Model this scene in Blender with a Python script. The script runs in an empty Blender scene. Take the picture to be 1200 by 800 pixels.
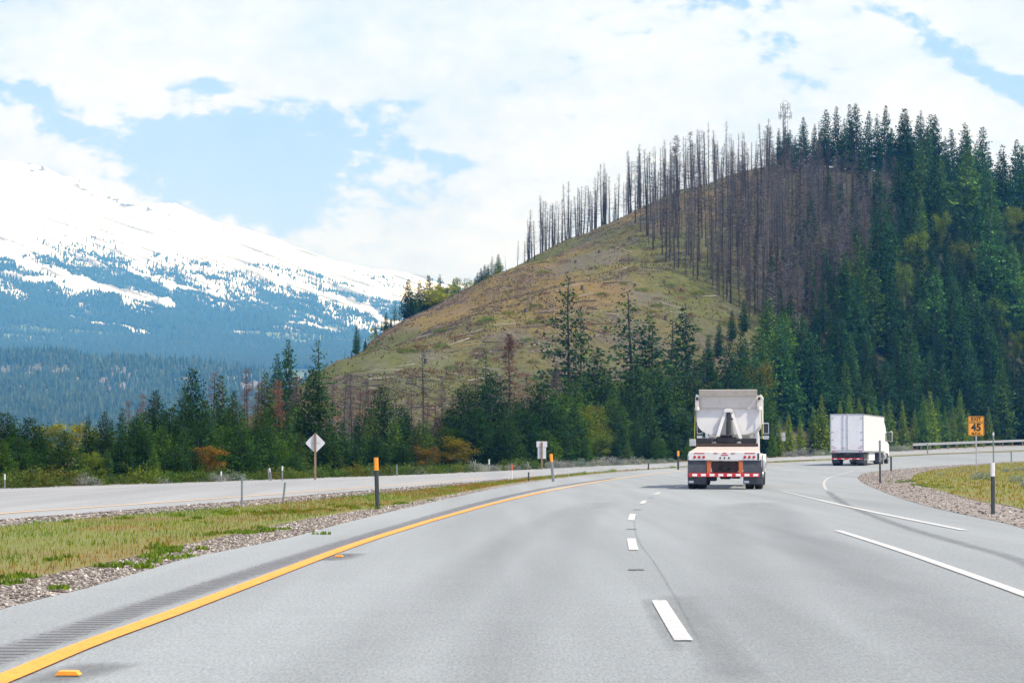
import bpy, math, random
import numpy as np
from mathutils import Vector, Matrix

random.seed(7)
rng = np.random.default_rng(7)
sc = bpy.context.scene
COL = sc.collection
F = 2850.0; CAMZ = 1.27
PITCH = math.atan(130.0 / F)
SUN_EL, SUN_AZ = math.radians(56), math.radians(118)     # azimuth clockwise from +Y (view direction)

# ------------------------------------------------------------------ noise
_perm = np.random.default_rng(3).random((256, 256))
def vnoise(x, y):
    x = np.asarray(x, float); y = np.asarray(y, float)
    xi = np.floor(x).astype(int); yi = np.floor(y).astype(int)
    fx = x - xi; fy = y - yi
    fx = fx * fx * (3 - 2 * fx); fy = fy * fy * (3 - 2 * fy)
    a = _perm[xi & 255, yi & 255]; b = _perm[(xi + 1) & 255, yi & 255]
    c = _perm[xi & 255, (yi + 1) & 255]; d = _perm[(xi + 1) & 255, (yi + 1) & 255]
    return (a * (1 - fx) + b * fx) * (1 - fy) + (c * (1 - fx) + d * fx) * fy
def fbm(x, y, o=4):
    s = 0; a = .5; t = 0
    for k in range(o):
        s = s + a * vnoise(x * 2 ** k + 17.3 * k, y * 2 ** k + 5.1 * k); t += a; a *= .5
    return s / t
def ridged(x, y, o=5):
    s = 0; a = .5; t = 0
    for k in range(o):
        s = s + a * (1 - np.abs(2 * vnoise(x * 2 ** k + 7.7 * k, y * 2 ** k + 3.1 * k) - 1)); t += a; a *= .5
    return s / t
def sstep(a, b, x):
    t = np.clip((np.asarray(x, float) - a) / (b - a), 0, 1)
    return t * t * (3 - 2 * t)

# ------------------------------------------------------------------ camera geometry
_c, _s = math.cos(PITCH), math.sin(PITCH)
def ray(px, py):
    a = (px - 600) / F; b = (400 - py) / F
    return a, _c - b * _s, _s + b * _c
def P(px, py, Y):
    dx, dy, dz = ray(px, py); t = Y / dy
    return Vector((dx * t, Y, CAMZ + dz * t))
def pix(X, Y, Z):
    Z = Z - CAMZ
    d = Y * _c + Z * _s
    return 600 + F * X / d, 400 - F * (-Y * _s + Z * _c) / d

# ------------------------------------------------------------------ terrain
RP = np.array([[-4000, 545], [150, 545], [250, 530], [300, 500], [340, 470], [385, 440], [400, 428], [425, 415], [450, 399], [475, 386], [500, 376], [525, 364],
               [550, 349], [575, 335], [600, 325], [625, 311], [657, 297], [700, 275], [745, 253], [775, 239], [800, 230], [850, 217],
               [900, 208], [950, 204], [1000, 204], [1060, 210], [1120, 226], [1200, 252], [1300, 285], [1600, 330], [5000, 380]], float)
RD = np.array([[-4000, 300], [385, 330], [450, 370], [500, 400], [600, 460], [700, 500], [800, 520], [1200, 520], [5000, 520]], float)
FD = np.array([[-4000, 190], [385, 200], [600, 228], [780, 262], [900, 290], [1200, 352], [1500, 400], [5000, 420]], float)
A2 = 4.3e-5
def base_z(X, Y):
    X = np.asarray(X, float); Y = np.asarray(Y, float)
    yy = np.clip(Y, 120, 340)
    z = A2 * (yy - 120) ** 2
    u = 600 + F * X / np.maximum(Y, 1)
    left = sstep(700, 300, u)
    z = z - left * 0.055 * np.maximum(Y - 215, 0) + 0 * X
    z = z - sstep(600, 1400, Y) * 25
    return z
def H(X, Y):
    X = np.asarray(X, float); Y = np.asarray(Y, float)
    u = 600 + F * X / np.maximum(Y, 1)
    rp = np.interp(u, RP[:, 0], RP[:, 1]); rd = np.interp(u, RD[:, 0], RD[:, 1]); fd = np.interp(u, FD[:, 0], FD[:, 1])
    b = (400 - rp) / F
    zr = CAMZ + rd * (_s + b * _c) / (_c - b * _s)
    g = base_z(X, Y)
    t = (Y - fd) / (rd - fd)
    tc = np.clip(t, 0, 1)
    s = 1 - (1 - tc) ** 1.45
    s = s * sstep(0, .12, tc)
    gr = base_z(X, rd)
    up = np.maximum(zr - gr, 0) * s
    back = np.maximum(Y - rd, 0)
    zb = zr - 0.28 * back * sstep(0, 40, back)
    n = (fbm(X / 26, Y / 26, 4) - .5) * 5.5 * sstep(.05, .3, tc) * sstep(0, 8, up) + (fbm(X / 5, Y / 5, 3) - .5) * .9 * sstep(0.02, .15, tc) * sstep(0, 5, up)
    z = np.where(t <= 1, g + up + n, np.maximum(zb + n, g - 0 * X))
    return z
def hit(px, py, y0=8.0, y1=640.0):
    dx, dy, dz = ray(px, py)
    Y = np.concatenate([np.geomspace(y0, 200, 500), np.linspace(200.5, y1, 900)])
    t = Y / dy
    d = CAMZ + dz * t - H(dx * t, Y)
    k = np.where(d <= 0)[0]
    if len(k) == 0: return None
    k = k[0]
    if k == 0: Yh = Y[0]
    else:
        f = d[k - 1] / (d[k - 1] - d[k]); Yh = Y[k - 1] + f * (Y[k] - Y[k - 1])
    X = dx * Yh / dy
    return Vector((X, Yh, float(H(X, Yh))))
def gflat(px, py):
    """pixel -> point of the gently rising road ground"""
    dx, dy, dz = ray(px, py)
    Y = np.concatenate([np.geomspace(1.5, 150, 700), np.linspace(150.3, 420, 900)])
    t = Y / dy; X = dx * t
    yy = np.clip(Y, 120, 600)
    d = CAMZ + dz * t - A2 * (yy - 120) ** 2
    k = np.where(d <= 0)[0]
    k = k[0] if len(k) else len(Y) - 1
    f = d[k - 1] / (d[k - 1] - d[k] + 1e-12); Yh = Y[k - 1] + f * (Y[k] - Y[k - 1])
    return float(dx * Yh / dy), float(Yh)
def rz(Y):
    return A2 * (np.clip(Y, 120, 600) - 120) ** 2
def ground_pt(X, Y):
    return Vector((X, Y, float(H(X, Y))))

# ------------------------------------------------------------------ object helpers
def tag(o, label=None, cat=None, group=None, kind=None):
    if label: o['label'] = label
    if cat: o['category'] = cat
    if group: o['group'] = group
    if kind: o['kind'] = kind
    return o
def empty(name, loc=(0, 0, 0), rot=0.0):
    o = bpy.data.objects.new(name, None); COL.objects.link(o)
    o.location = loc; o.rotation_euler = (0, 0, rot); o.empty_display_size = .2
    return o
def mesh_np(name, V, Fc, mat, parent=None, smooth=False, col=None, mats=None, midx=None):
    """V (n,3); Fc (m,k) equal-size faces"""
    me = bpy.data.meshes.new(name)
    V = np.ascontiguousarray(V, dtype=np.float32); Fc = np.ascontiguousarray(Fc, dtype=np.int32)
    n, k = Fc.shape
    me.vertices.add(len(V)); me.vertices.foreach_set('co', V.ravel())
    me.loops.add(n * k); me.loops.foreach_set('vertex_index', Fc.ravel())
    me.polygons.add(n)
    me.polygons.foreach_set('loop_start', np.arange(0, n * k, k, dtype=np.int32))
    if smooth: me.polygons.foreach_set('use_smooth', np.ones(n, dtype=bool))
    me.update(calc_edges=True)
    if col is not None:
        a = me.color_attributes.new('Col', 'FLOAT_COLOR', 'POINT')
        c4 = np.ones((len(V), 4), np.float32); c4[:, :3] = col
        a.data.foreach_set('color', c4.ravel())
    for m in (mats or [mat]): me.materials.append(m)
    if midx is not None: me.polygons.foreach_set('material_index', np.ascontiguousarray(midx, dtype=np.int32))
    o = bpy.data.objects.new(name, me); COL.objects.link(o)
    if parent: o.parent = parent
    return o

class MB:
    """collects shapes, one material slot per shape material; links as ONE mesh"""
    def __init__(s): s.v = []; s.f = []; s.m = []; s.mats = []
    def _mi(s, m):
        if m not in s.mats: s.mats.append(m)
        return s.mats.index(m)
    def add(s, vs, fs, m):
        b = len(s.v); s.v += [tuple(v) for v in vs]; i = s._mi(m)
        for f in fs: s.f.append(tuple(b + k for k in f)); s.m.append(i)
    def box(s, a, b, m, rot=None, bev=0.0):
        x0, y0, z0 = a; x1, y1, z1 = b
        if bev > 0:
            vs = []
            import itertools
            e = bev
            # chamfered box: 24 vertices
            idx = {}
            for sx in (0, 1):
                for sy in (0, 1):
                    for sz in (0, 1):
                        X = (x0, x1)[sx]; Y = (y0, y1)[sy]; Z = (z0, z1)[sz]
                        dx = e if sx == 0 else -e; dy = e if sy == 0 else -e; dz = e if sz == 0 else -e
                        idx[(sx, sy, sz, 0)] = len(vs); vs.append((X, Y + dy, Z + dz))
                        idx[(sx, sy, sz, 1)] = len(vs); vs.append((X + dx, Y, Z + dz))
                        idx[(sx, sy, sz, 2)] = len(vs); vs.append((X + dx, Y + dy, Z))
            fs = []
            cyc = [(0, 0), (1, 0), (1, 1), (0, 1)]
            for sx in (0, 1): fs.append([idx[(sx, p, q, 0)] for p, q in (cyc if sx else cyc[::-1])])
            for sy in (0, 1): fs.append([idx[(p, sy, q, 1)] for p, q in (cyc if not sy else cyc[::-1])])
            for sz in (0, 1): fs.append([idx[(p, q, sz, 2)] for p, q in (cyc if sz else cyc[::-1])])
            for sy in (0, 1):
                for sz in (0, 1): fs.append([idx[(0, sy, sz, 1)], idx[(1, sy, sz, 1)], idx[(1, sy, sz, 2)], idx[(0, sy, sz, 2)]])
            for sx in (0, 1):
                for sz in (0, 1): fs.append([idx[(sx, 0, sz, 0)], idx[(sx, 1, sz, 0)], idx[(sx, 1, sz, 2)], idx[(sx, 0, sz, 2)]])
            for sx in (0, 1):
                for sy in (0, 1): fs.append([idx[(sx, sy, 0, 0)], idx[(sx, sy, 1, 0)], idx[(sx, sy, 1, 1)], idx[(sx, sy, 0, 1)]])
            for k in idx:
                if k[3] == 0: fs.append([idx[(k[0], k[1], k[2], 0)], idx[(k[0], k[1], k[2], 1)], idx[(k[0], k[1], k[2], 2)]])
        else:
            vs = [(x0, y0, z0), (x1, y0, z0), (x1, y1, z0), (x0, y1, z0), (x0, y0, z1), (x1, y0, z1), (x1, y1, z1), (x0, y1, z1)]
            fs = [(3, 2, 1, 0), (4, 5, 6, 7), (0, 1, 5, 4), (1, 2, 6, 5), (2, 3, 7, 6), (3, 0, 4, 7)]
        if rot is not None: vs = [rot @ Vector(v) for v in vs]
        s.add(vs, fs, m); return s
    def tube(s, p0, p1, r0, r1, m, n=8, caps=True):
        p0 = Vector(p0); p1 = Vector(p1); d = (p1 - p0).normalized()
        a = d.orthogonal().normalized(); b = d.cross(a)
        vs = []
        for p, r in ((p0, r0), (p1, r1)):
            for i in range(n):
                t = 2 * math.pi * i / n; vs.append(p + a * (r * math.cos(t)) + b * (r * math.sin(t)))
        fs = [(i, (i + 1) % n, n + (i + 1) % n, n + i) for i in range(n)]
        if caps: fs += [tuple(range(n))[::-1], tuple(range(n, 2 * n))]
        s.add(vs, fs, m); return s
    def prism(s, prof, axis, a, b, m):
        """profile of 2D points extruded along axis from a to b; profile in the other two axes"""
        def mk(p, t):
            return {'x': (t, p[0], p[1]), 'y': (p[0], t, p[1]), 'z': (p[0], p[1], t)}[axis]
        n = len(prof)
        vs = [mk(p, a) for p in prof] + [mk(p, b) for p in prof]
        fs = [(i, (i + 1) % n, n + (i + 1) % n, n + i) for i in range(n)] + [tuple(range(n))[::-1], tuple(range(n, 2 * n))]
        s.add(vs, fs, m); return s
    def lathe(s, prof, c, m, n=24, axis='x'):
        """prof: (offset along axis, radius)"""
        vs = []; fs = []
        for t, r in prof:
            for i in range(n):
                a = 2 * math.pi * i / n
                if axis == 'x': vs.append((c[0] + t, c[1] + r * math.cos(a), c[2] + r * math.sin(a)))
                elif axis == 'y': vs.append((c[0] + r * math.cos(a), c[1] + t, c[2] + r * math.sin(a)))
                else: vs.append((c[0] + r * math.cos(a), c[1] + r * math.sin(a), c[2] + t))
        for j in range(len(prof) - 1):
            for i in range(n):
                fs.append((j * n + i, j * n + (i + 1) % n, (j + 1) * n + (i + 1) % n, (j + 1) * n + i))
        fs.append(tuple(range(n))[::-1]); fs.append(tuple((len(prof) - 1) * n + i for i in range(n)))
        s.add(vs, fs, m); return s
    def build(s, name, parent=None, smooth=False, recalc=True):
        me = bpy.data.meshes.new(name); me.from_pydata(s.v, [], s.f)
        for m in s.mats: me.materials.append(m)
        me.polygons.foreach_set('material_index', s.m)
        if recalc:
            import bmesh
            bm = bmesh.new(); bm.from_mesh(me); bmesh.ops.recalc_face_normals(bm, faces=bm.faces); bm.to_mesh(me); bm.free()
        if smooth: me.polygons.foreach_set('use_smooth', [True] * len(me.polygons))
        me.update()
        o = bpy.data.objects.new(name, me); COL.objects.link(o)
        if parent: o.parent = parent
        return o

# ------------------------------------------------------------------ materials
def srgb(h):
    h = h.lstrip('#'); c = [int(h[i:i + 2], 16) / 255 for i in (0, 2, 4)]
    return tuple(x / 12.92 if x <= .04045 else ((x + .055) / 1.055) ** 2.4 for x in c)
class NT:
    def __init__(s, name):
        s.m = bpy.data.materials.new(name); s.m.use_nodes = True; s.t = s.m.node_tree; s.n = s.t.nodes; s.l = s.t.links
        s.n.clear(); s.out = s.n.new('ShaderNodeOutputMaterial'); s.b = s.n.new('ShaderNodeBsdfPrincipled')
        s.l.new(s.b.outputs[0], s.out.inputs[0])
        s.tc = s.n.new('ShaderNodeTexCoord')
    def node(s, t, **k):
        n = s.n.new(t)
        for a, v in k.items(): setattr(n, a, v)
        return n
    def put(s, inp, v):
        if hasattr(v, 'links') or isinstance(v, bpy.types.NodeSocket): s.l.new(v, inp)
        elif isinstance(v, (tuple, list)) and len(v) == 3 and inp.type == 'RGBA': inp.default_value = (*v, 1)
        else: inp.default_value = v
    def noise(s, scale, detail=4, rough=.6, vec=None, obj=True, stretch=None):
        n = s.node('ShaderNodeTexNoise'); n.inputs['Scale'].default_value = scale
        n.inputs['Detail'].default_value = detail; n.inputs['Roughness'].default_value = rough
        v = vec or s.tc.outputs['Object']
        if stretch:
            mp = s.node('ShaderNodeMapping'); mp.inputs['Scale'].default_value = stretch[:3]
            if len(stretch) > 3: mp.inputs['Rotation'].default_value = (0, 0, stretch[3])
            s.l.new(v, mp.inputs[0]); v = mp.outputs[0]
        s.l.new(v, n.inputs['Vector']); return n.outputs['Fac']
    def ramp(s, fac, stops):
        r = s.node('ShaderNodeValToRGB'); e = r.color_ramp.elements
        while len(e) < len(stops): e.new(.5)
        for i, (p, c) in enumerate(stops): e[i].position = p; e[i].color = (*c, 1) if len(c) == 3 else c
        s.l.new(fac, r.inputs[0]); return r.outputs[0]
    def mix(s, f, a, b, mode='MIX'):
        n = s.node('ShaderNodeMix', data_type='RGBA', blend_type=mode)
        s.put(n.inputs[0], f); s.put(n.inputs[6], a); s.put(n.inputs[7], b); return n.outputs[2]
    def math(s, op, a, b=0.0, c=None):
        n = s.node('ShaderNodeMath', operation=op); s.put(n.inputs[0], a); s.put(n.inputs[1], b)
        if c is not None: s.put(n.inputs[2], c)
        return n.outputs[0]
    def bump(s, h, st, dist=.02):
        n = s.node('ShaderNodeBump'); n.inputs['Strength'].default_value = st; n.inputs['Distance'].default_value = dist
        s.l.new(h, n.inputs['Height']); s.l.new(n.outputs[0], s.b.inputs['Normal'])
def g3(v): return (v, v, v)
def simple(name, c, rough=.6, metal=0.0, var=.12, scale=3.0, dirt=None, dirtamt=.5, dirtscale=2.0, spec=None):
    s = NT(name)
    f = s.noise(scale, 5)
    a = tuple(max(0, x * (1 - var)) for x in c); b = tuple(x * (1 + var) for x in c)
    col = s.ramp(f, [(.3, a), (.7, b)])
    if dirt:
        df = s.noise(dirtscale, 8, .75)
        dm = s.ramp(df, [(.5, (0, 0, 0)), (.72, g3(dirtamt))])
        col = s.mix(dm, col, dirt)
    s.l.new(col, s.b.inputs['Base Color'])
    s.b.inputs['Roughness'].default_value = rough; s.b.inputs['Metallic'].default_value = metal
    if spec is not None: s.b.inputs['Specular IOR Level'].default_value = spec
    return s.m

M = {}
M['white'] = simple('white_paint', (.62, .63, .62), .4, var=.05, dirt=(.33, .28, .22), dirtamt=.35, dirtscale=2.5)
M['cream'] = simple('cream_paint', (.56, .54, .49), .5, var=.07, dirt=(.22, .16, .11), dirtamt=.5, dirtscale=3)
M['boxwhite'] = simple('trailer_white', (.70, .71, .73), .35, var=.03, dirt=(.42, .40, .36), dirtamt=.45, dirtscale=1.6)
M['alu'] = simple('aluminium', (.5, .51, .52), .35, .8, var=.08)
M['galv'] = simple('galvanised', (.42, .44, .45), .5, .5, var=.12, scale=6)
M['signback'] = simple('sign_back', (.56, .58, .60), .55, .2, var=.06, scale=4, dirt=(.3, .29, .28), dirtamt=.4)
M['rubber'] = simple('rubber', (.022, .022, .023), .85, var=.2, scale=9)
M['flap'] = simple('mud_flap', (.035, .042, .055), .6, var=.25, scale=5, dirt=(.14, .13, .12), dirtamt=.4)
M['black'] = simple('black_metal', (.012, .012, .012), .5, var=.2)
M['frame'] = simple('chassis', (.05, .03, .025), .7, var=.3, scale=5, dirt=(.15, .1, .07), dirtamt=.5)
M['orange'] = simple('orange_rust', (.42, .11, .035), .7, var=.2, scale=6)
M['red'] = simple('red_reflector', (.50, .02, .02), .3, var=.1)
M['redlight'] = simple('red_lamp', (.42, .012, .02), .2, var=.1)
M['reflwhite'] = simple('white_reflector', (.75, .75, .74), .3, var=.04)
M['chrome'] = simple('chrome', (.7, .7, .72), .15, 1.0, var=.03)
M['glass'] = simple('dark_glass', (.02, .025, .03), .08, 0, var=.1)
M['galvdark'] = simple('dark_steel', (.10, .11, .13), .6, .3, var=.1)
M['creamdirty'] = simple('dirty_deck', (.37, .33, .30), .7, var=.15, scale=4, dirt=(.19, .14, .11), dirtamt=.7, dirtscale=4)
M['strap'] = simple('yellow_green', (.32, .30, .05), .6, var=.15)
M['signorange'] = simple('sign_orange', (.80, .34, .015), .45, var=.05, scale=2)
M['signblack'] = simple('sign_black', (.012, .012, .012), .5, var=.1)
M['wood'] = simple('wood_post', (.20, .14, .09), .85, var=.3, scale=6)
M['postdark'] = simple('delineator_dark', (.03, .04, .045), .7, var=.25, scale=12)
M['postgrey'] = simple('delineator_grey', (.16, .19, .20), .7, var=.2, scale=12)
M['postorange'] = simple('delineator_orange', (.80, .30, .02), .5, var=.1, scale=12)
M['postred'] = simple('delineator_red', (.65, .12, .03), .5, var=.1)
M['postwhite'] = simple('delineator_white', (.6, .62, .63), .5, var=.08)
M['yellowmark'] = None

# asphalt: pale aggregate with wear
def asphalt(name, base, warm=0):
    s = NT(name); ob = s.tc.outputs['Object']
    big = s.noise(.22, 4, .6, stretch=(1, .04, 1, .05))
    mid = s.noise(1.3, 5, .65); sp = s.noise(46, 3, .8, stretch=(1, .14, 1))
    fine = s.noise(55, 3, .7)
    fine2 = s.noise(160, 2, .6)
    c0 = tuple(x * .86 for x in base); c1 = tuple(x * 1.10 for x in base)
    col = s.ramp(big, [(.3, c0), (.7, c1)])
    m2 = s.ramp(mid, [(.3, g3(.965)), (.7, g3(1.03))])
    col = s.mix(1.0, col, m2, 'MULTIPLY')
    m3 = s.ramp(fine, [(.25, g3(.45)), (.5, g3(1.0)), (.8, g3(1.5))])
    col = s.mix(.8, col, m3, 'MULTIPLY')
    m4 = s.ramp(fine2, [(.3, g3(.75)), (.7, g3(1.25))])
    col = s.mix(.7, col, m4, 'MULTIPLY')
    m6 = s.ramp(sp, [(.3, g3(.72)), (.7, g3(1.24))]); col = s.mix(.9, col, m6, 'MULTIPLY')
    # long wear streaks that follow the lane
    st = s.noise(1.1, 4, .6, stretch=(1, .03, 1, .06))
    m5 = s.ramp(st, [(.36, g3(.90)), (.6, g3(1.05))])
    col = s.mix(.8, col, m5, 'MULTIPLY')
    s.l.new(col, s.b.inputs['Base Color'])
    s.b.inputs['Roughness'].default_value = .82; s.b.inputs['Specular IOR Level'].default_value = .25
    s.bump(fine, .5, .01)
    return s.m
M['asphalt'] = asphalt('asphalt', (.206, .226, .234))
M['asphalt2'] = asphalt('asphalt_far', (.225, .236, .243))
def wear_mat(name, col, lo=.35, hi=.6, amt=.8, scale=9, stretch=(1, .2, 1)):
    s = NT(name)
    f = s.noise(scale, 6, .7, stretch=stretch)
    a = s.ramp(f, [(lo, (0, 0, 0)), (hi, g3(amt))])
    s.put(s.b.inputs['Base Color'], col); s.b.inputs['Roughness'].default_value = .85
    s.l.new(a, s.b.inputs['Alpha'])
    return s.m
M['rumble'] = None
def paint(name, c, lo=.36, hi=.50):
    s = NT(name)
    f = s.noise(18, 8, .85)
    a = s.ramp(f, [(lo - .04, g3(.45)), (hi, (1, 1, 1))])
    v = s.noise(3, 4, .6)
    col = s.ramp(v, [(.3, tuple(x * .86 for x in c)), (.7, c)])
    s.l.new(col, s.b.inputs['Base Color']); s.b.inputs['Roughness'].default_value = .6
    s.l.new(a, s.b.inputs['Alpha'])
    return s.m
M['yellow'] = paint('yellow_marking', (.80, .27, .008))
M['yellowfaint'] = paint('yellow_marking_worn', (.72, .42, .12), .42, .60)
M['wline'] = paint('white_marking', (.55, .55, .54), .43, .60)
M['wfaint'] = paint('white_marking_worn', (.50, .50, .50), .46, .66)

def land_mat():
    s = NT('land_soil'); ob = s.tc.outputs['Object']
    at = s.node('ShaderNodeAttribute'); at.attribute_name = 'Col'
    f1 = s.noise(.9, 6, .75); f2 = s.noise(6, 4, .7)
    m1 = s.ramp(f1, [(.3, g3(.62)), (.7, g3(1.35))]); m2 = s.ramp(f2, [(.3, g3(.7)), (.7, g3(1.3))])
    col = s.mix(1.0, at.outputs['Color'], m1, 'MULTIPLY'); col = s.mix(.8, col, m2, 'MULTIPLY')
    s.l.new(col, s.b.inputs['Base Color']); s.b.inputs['Roughness'].default_value = .95; s.b.inputs['Specular IOR Level'].default_value = .1
    s.bump(f1, .6, .5)
    return s.m
M['land'] = land_mat()
def gravel_mat():
    s = NT('gravel_bed')
    v = s.node('ShaderNodeTexVoronoi'); v.inputs['Scale'].default_value = 17; s.l.new(s.tc.outputs['Object'], v.inputs['Vector'])
    sep = s.node('ShaderNodeSeparateColor'); s.l.new(v.outputs['Color'], sep.inputs[0])
    col = s.ramp(sep.outputs[0], [(.0, (.07, .05, .04)), (.35, (.14, .115, .10)), (.6, (.20, .175, .155)), (.85, (.30, .27, .25)), (1, (.42, .39, .36))])
    s.l.new(col, s.b.inputs['Base Color']); s.b.inputs['Roughness'].default_value = .9
    s.bump(v.outputs['Distance'], 1.0, .05)
    return s.m
M['gravel'] = gravel_mat()
def stone_mat():
    s = NT('stone')
    oi = s.node('ShaderNodeNewGeometry')
    col = s.ramp(oi.outputs['Random Per Island'], [(.0, (.05, .042, .036)), (.25, (.11, .092, .08)), (.5, (.165, .145, .13)), (.75, (.23, .20, .175)), (.93, (.33, .30, .27)), (1, (.5, .48, .44))])
    s.l.new(col, s.b.inputs['Base Color']); s.b.inputs['Roughness'].default_value = .9; return s.m
M['stone'] = stone_mat()
def grass_bed():
    s = NT('grass_soil')
    f = s.noise(.35, 5, .6, stretch=(1, .5, 1)); f2 = s.noise(4, 5, .7)
    col = s.ramp(f, [(.30, (.15, .085, .035)), (.45, (.13, .12, .022)), (.6, (.11, .13, .02)), (.75, (.15, .09, .04))])
    m = s.ramp(f2, [(.3, g3(.65)), (.7, g3(1.25))])
    s.l.new(s.mix(1.0, col, m, 'MULTIPLY'), s.b.inputs['Base Color']); s.b.inputs['Roughness'].default_value = .95
    s.bump(f2, .8, .08); return s.m
M['grassbed'] = grass_bed()
def col_attr_mat(name, rough=.8, trans=.25, randamt=.25, objcol=False, nscale=0.0, spec=.06):
    s = NT(name)
    at = s.node('ShaderNodeAttribute'); at.attribute_name = 'Col'
    col = at.outputs['Color']
    g = s.node('ShaderNodeNewGeometry')
    m = s.ramp(g.outputs['Random Per Island'], [(0, g3(1 - randamt)), (1, g3(1 + randamt))])
    col = s.mix(1.0, col, m, 'MULTIPLY')
    if objcol:
        oi = s.node('ShaderNodeObjectInfo')
        col = s.mix(1.0, col, oi.outputs['Color'], 'MULTIPLY')
        if nscale:
            n = s.noise(nscale, 3, .6)
            mm = s.ramp(n, [(.32, (.55, .60, .62)), (.68, (1.45, 1.38, 1.2))])
            col = s.mix(1.0, col, mm, 'MULTIPLY')
    s.l.new(col, s.b.inputs['Base Color']); s.b.inputs['Roughness'].default_value = rough
    s.b.inputs['Specular IOR Level'].default_value = spec
    if trans > 0:
        t = s.node('ShaderNodeBsdfTranslucent'); s.l.new(col, t.inputs[0])
        mx = s.node('ShaderNodeMixShader'); mx.inputs[0].default_value = trans
        s.l.new(s.b.outputs[0], mx.inputs[1]); s.l.new(t.outputs[0], mx.inputs[2]); s.l.new(mx.outputs[0], s.out.inputs[0])
    return s.m
M['leaf'] = col_attr_mat('foliage', .65, .22, .35, True, .55)
M['leaf2'] = col_attr_mat('broad_leaves', .6, .35, .3, True, .8)
M['bark'] = simple('bark', (.085, .065, .05), .9, var=.35, scale=5)
M['snagbark'] = simple('charred_bark', (.024, .020, .022), .9, var=.5, scale=2.5)
M['twig'] = col_attr_mat('dead_twigs', .9, 0, .25, True)
M['grass'] = col_attr_mat('grass_blades', .9, .42, .25, spec=.0)
M['weed'] = col_attr_mat('weeds', .7, .35, .25)
M['farfir'] = col_attr_mat('far_conifers', .9, 0, .3)
M['log'] = simple('weathered_log', (.30, .27, .25), .9, var=.3, scale=3)
M['charlog'] = simple('charred_log', (.05, .042, .04), .9, var=.3, scale=3)
M['rock'] = simple('boulder', (.16, .145, .14), .9, var=.35, scale=2)

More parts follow.
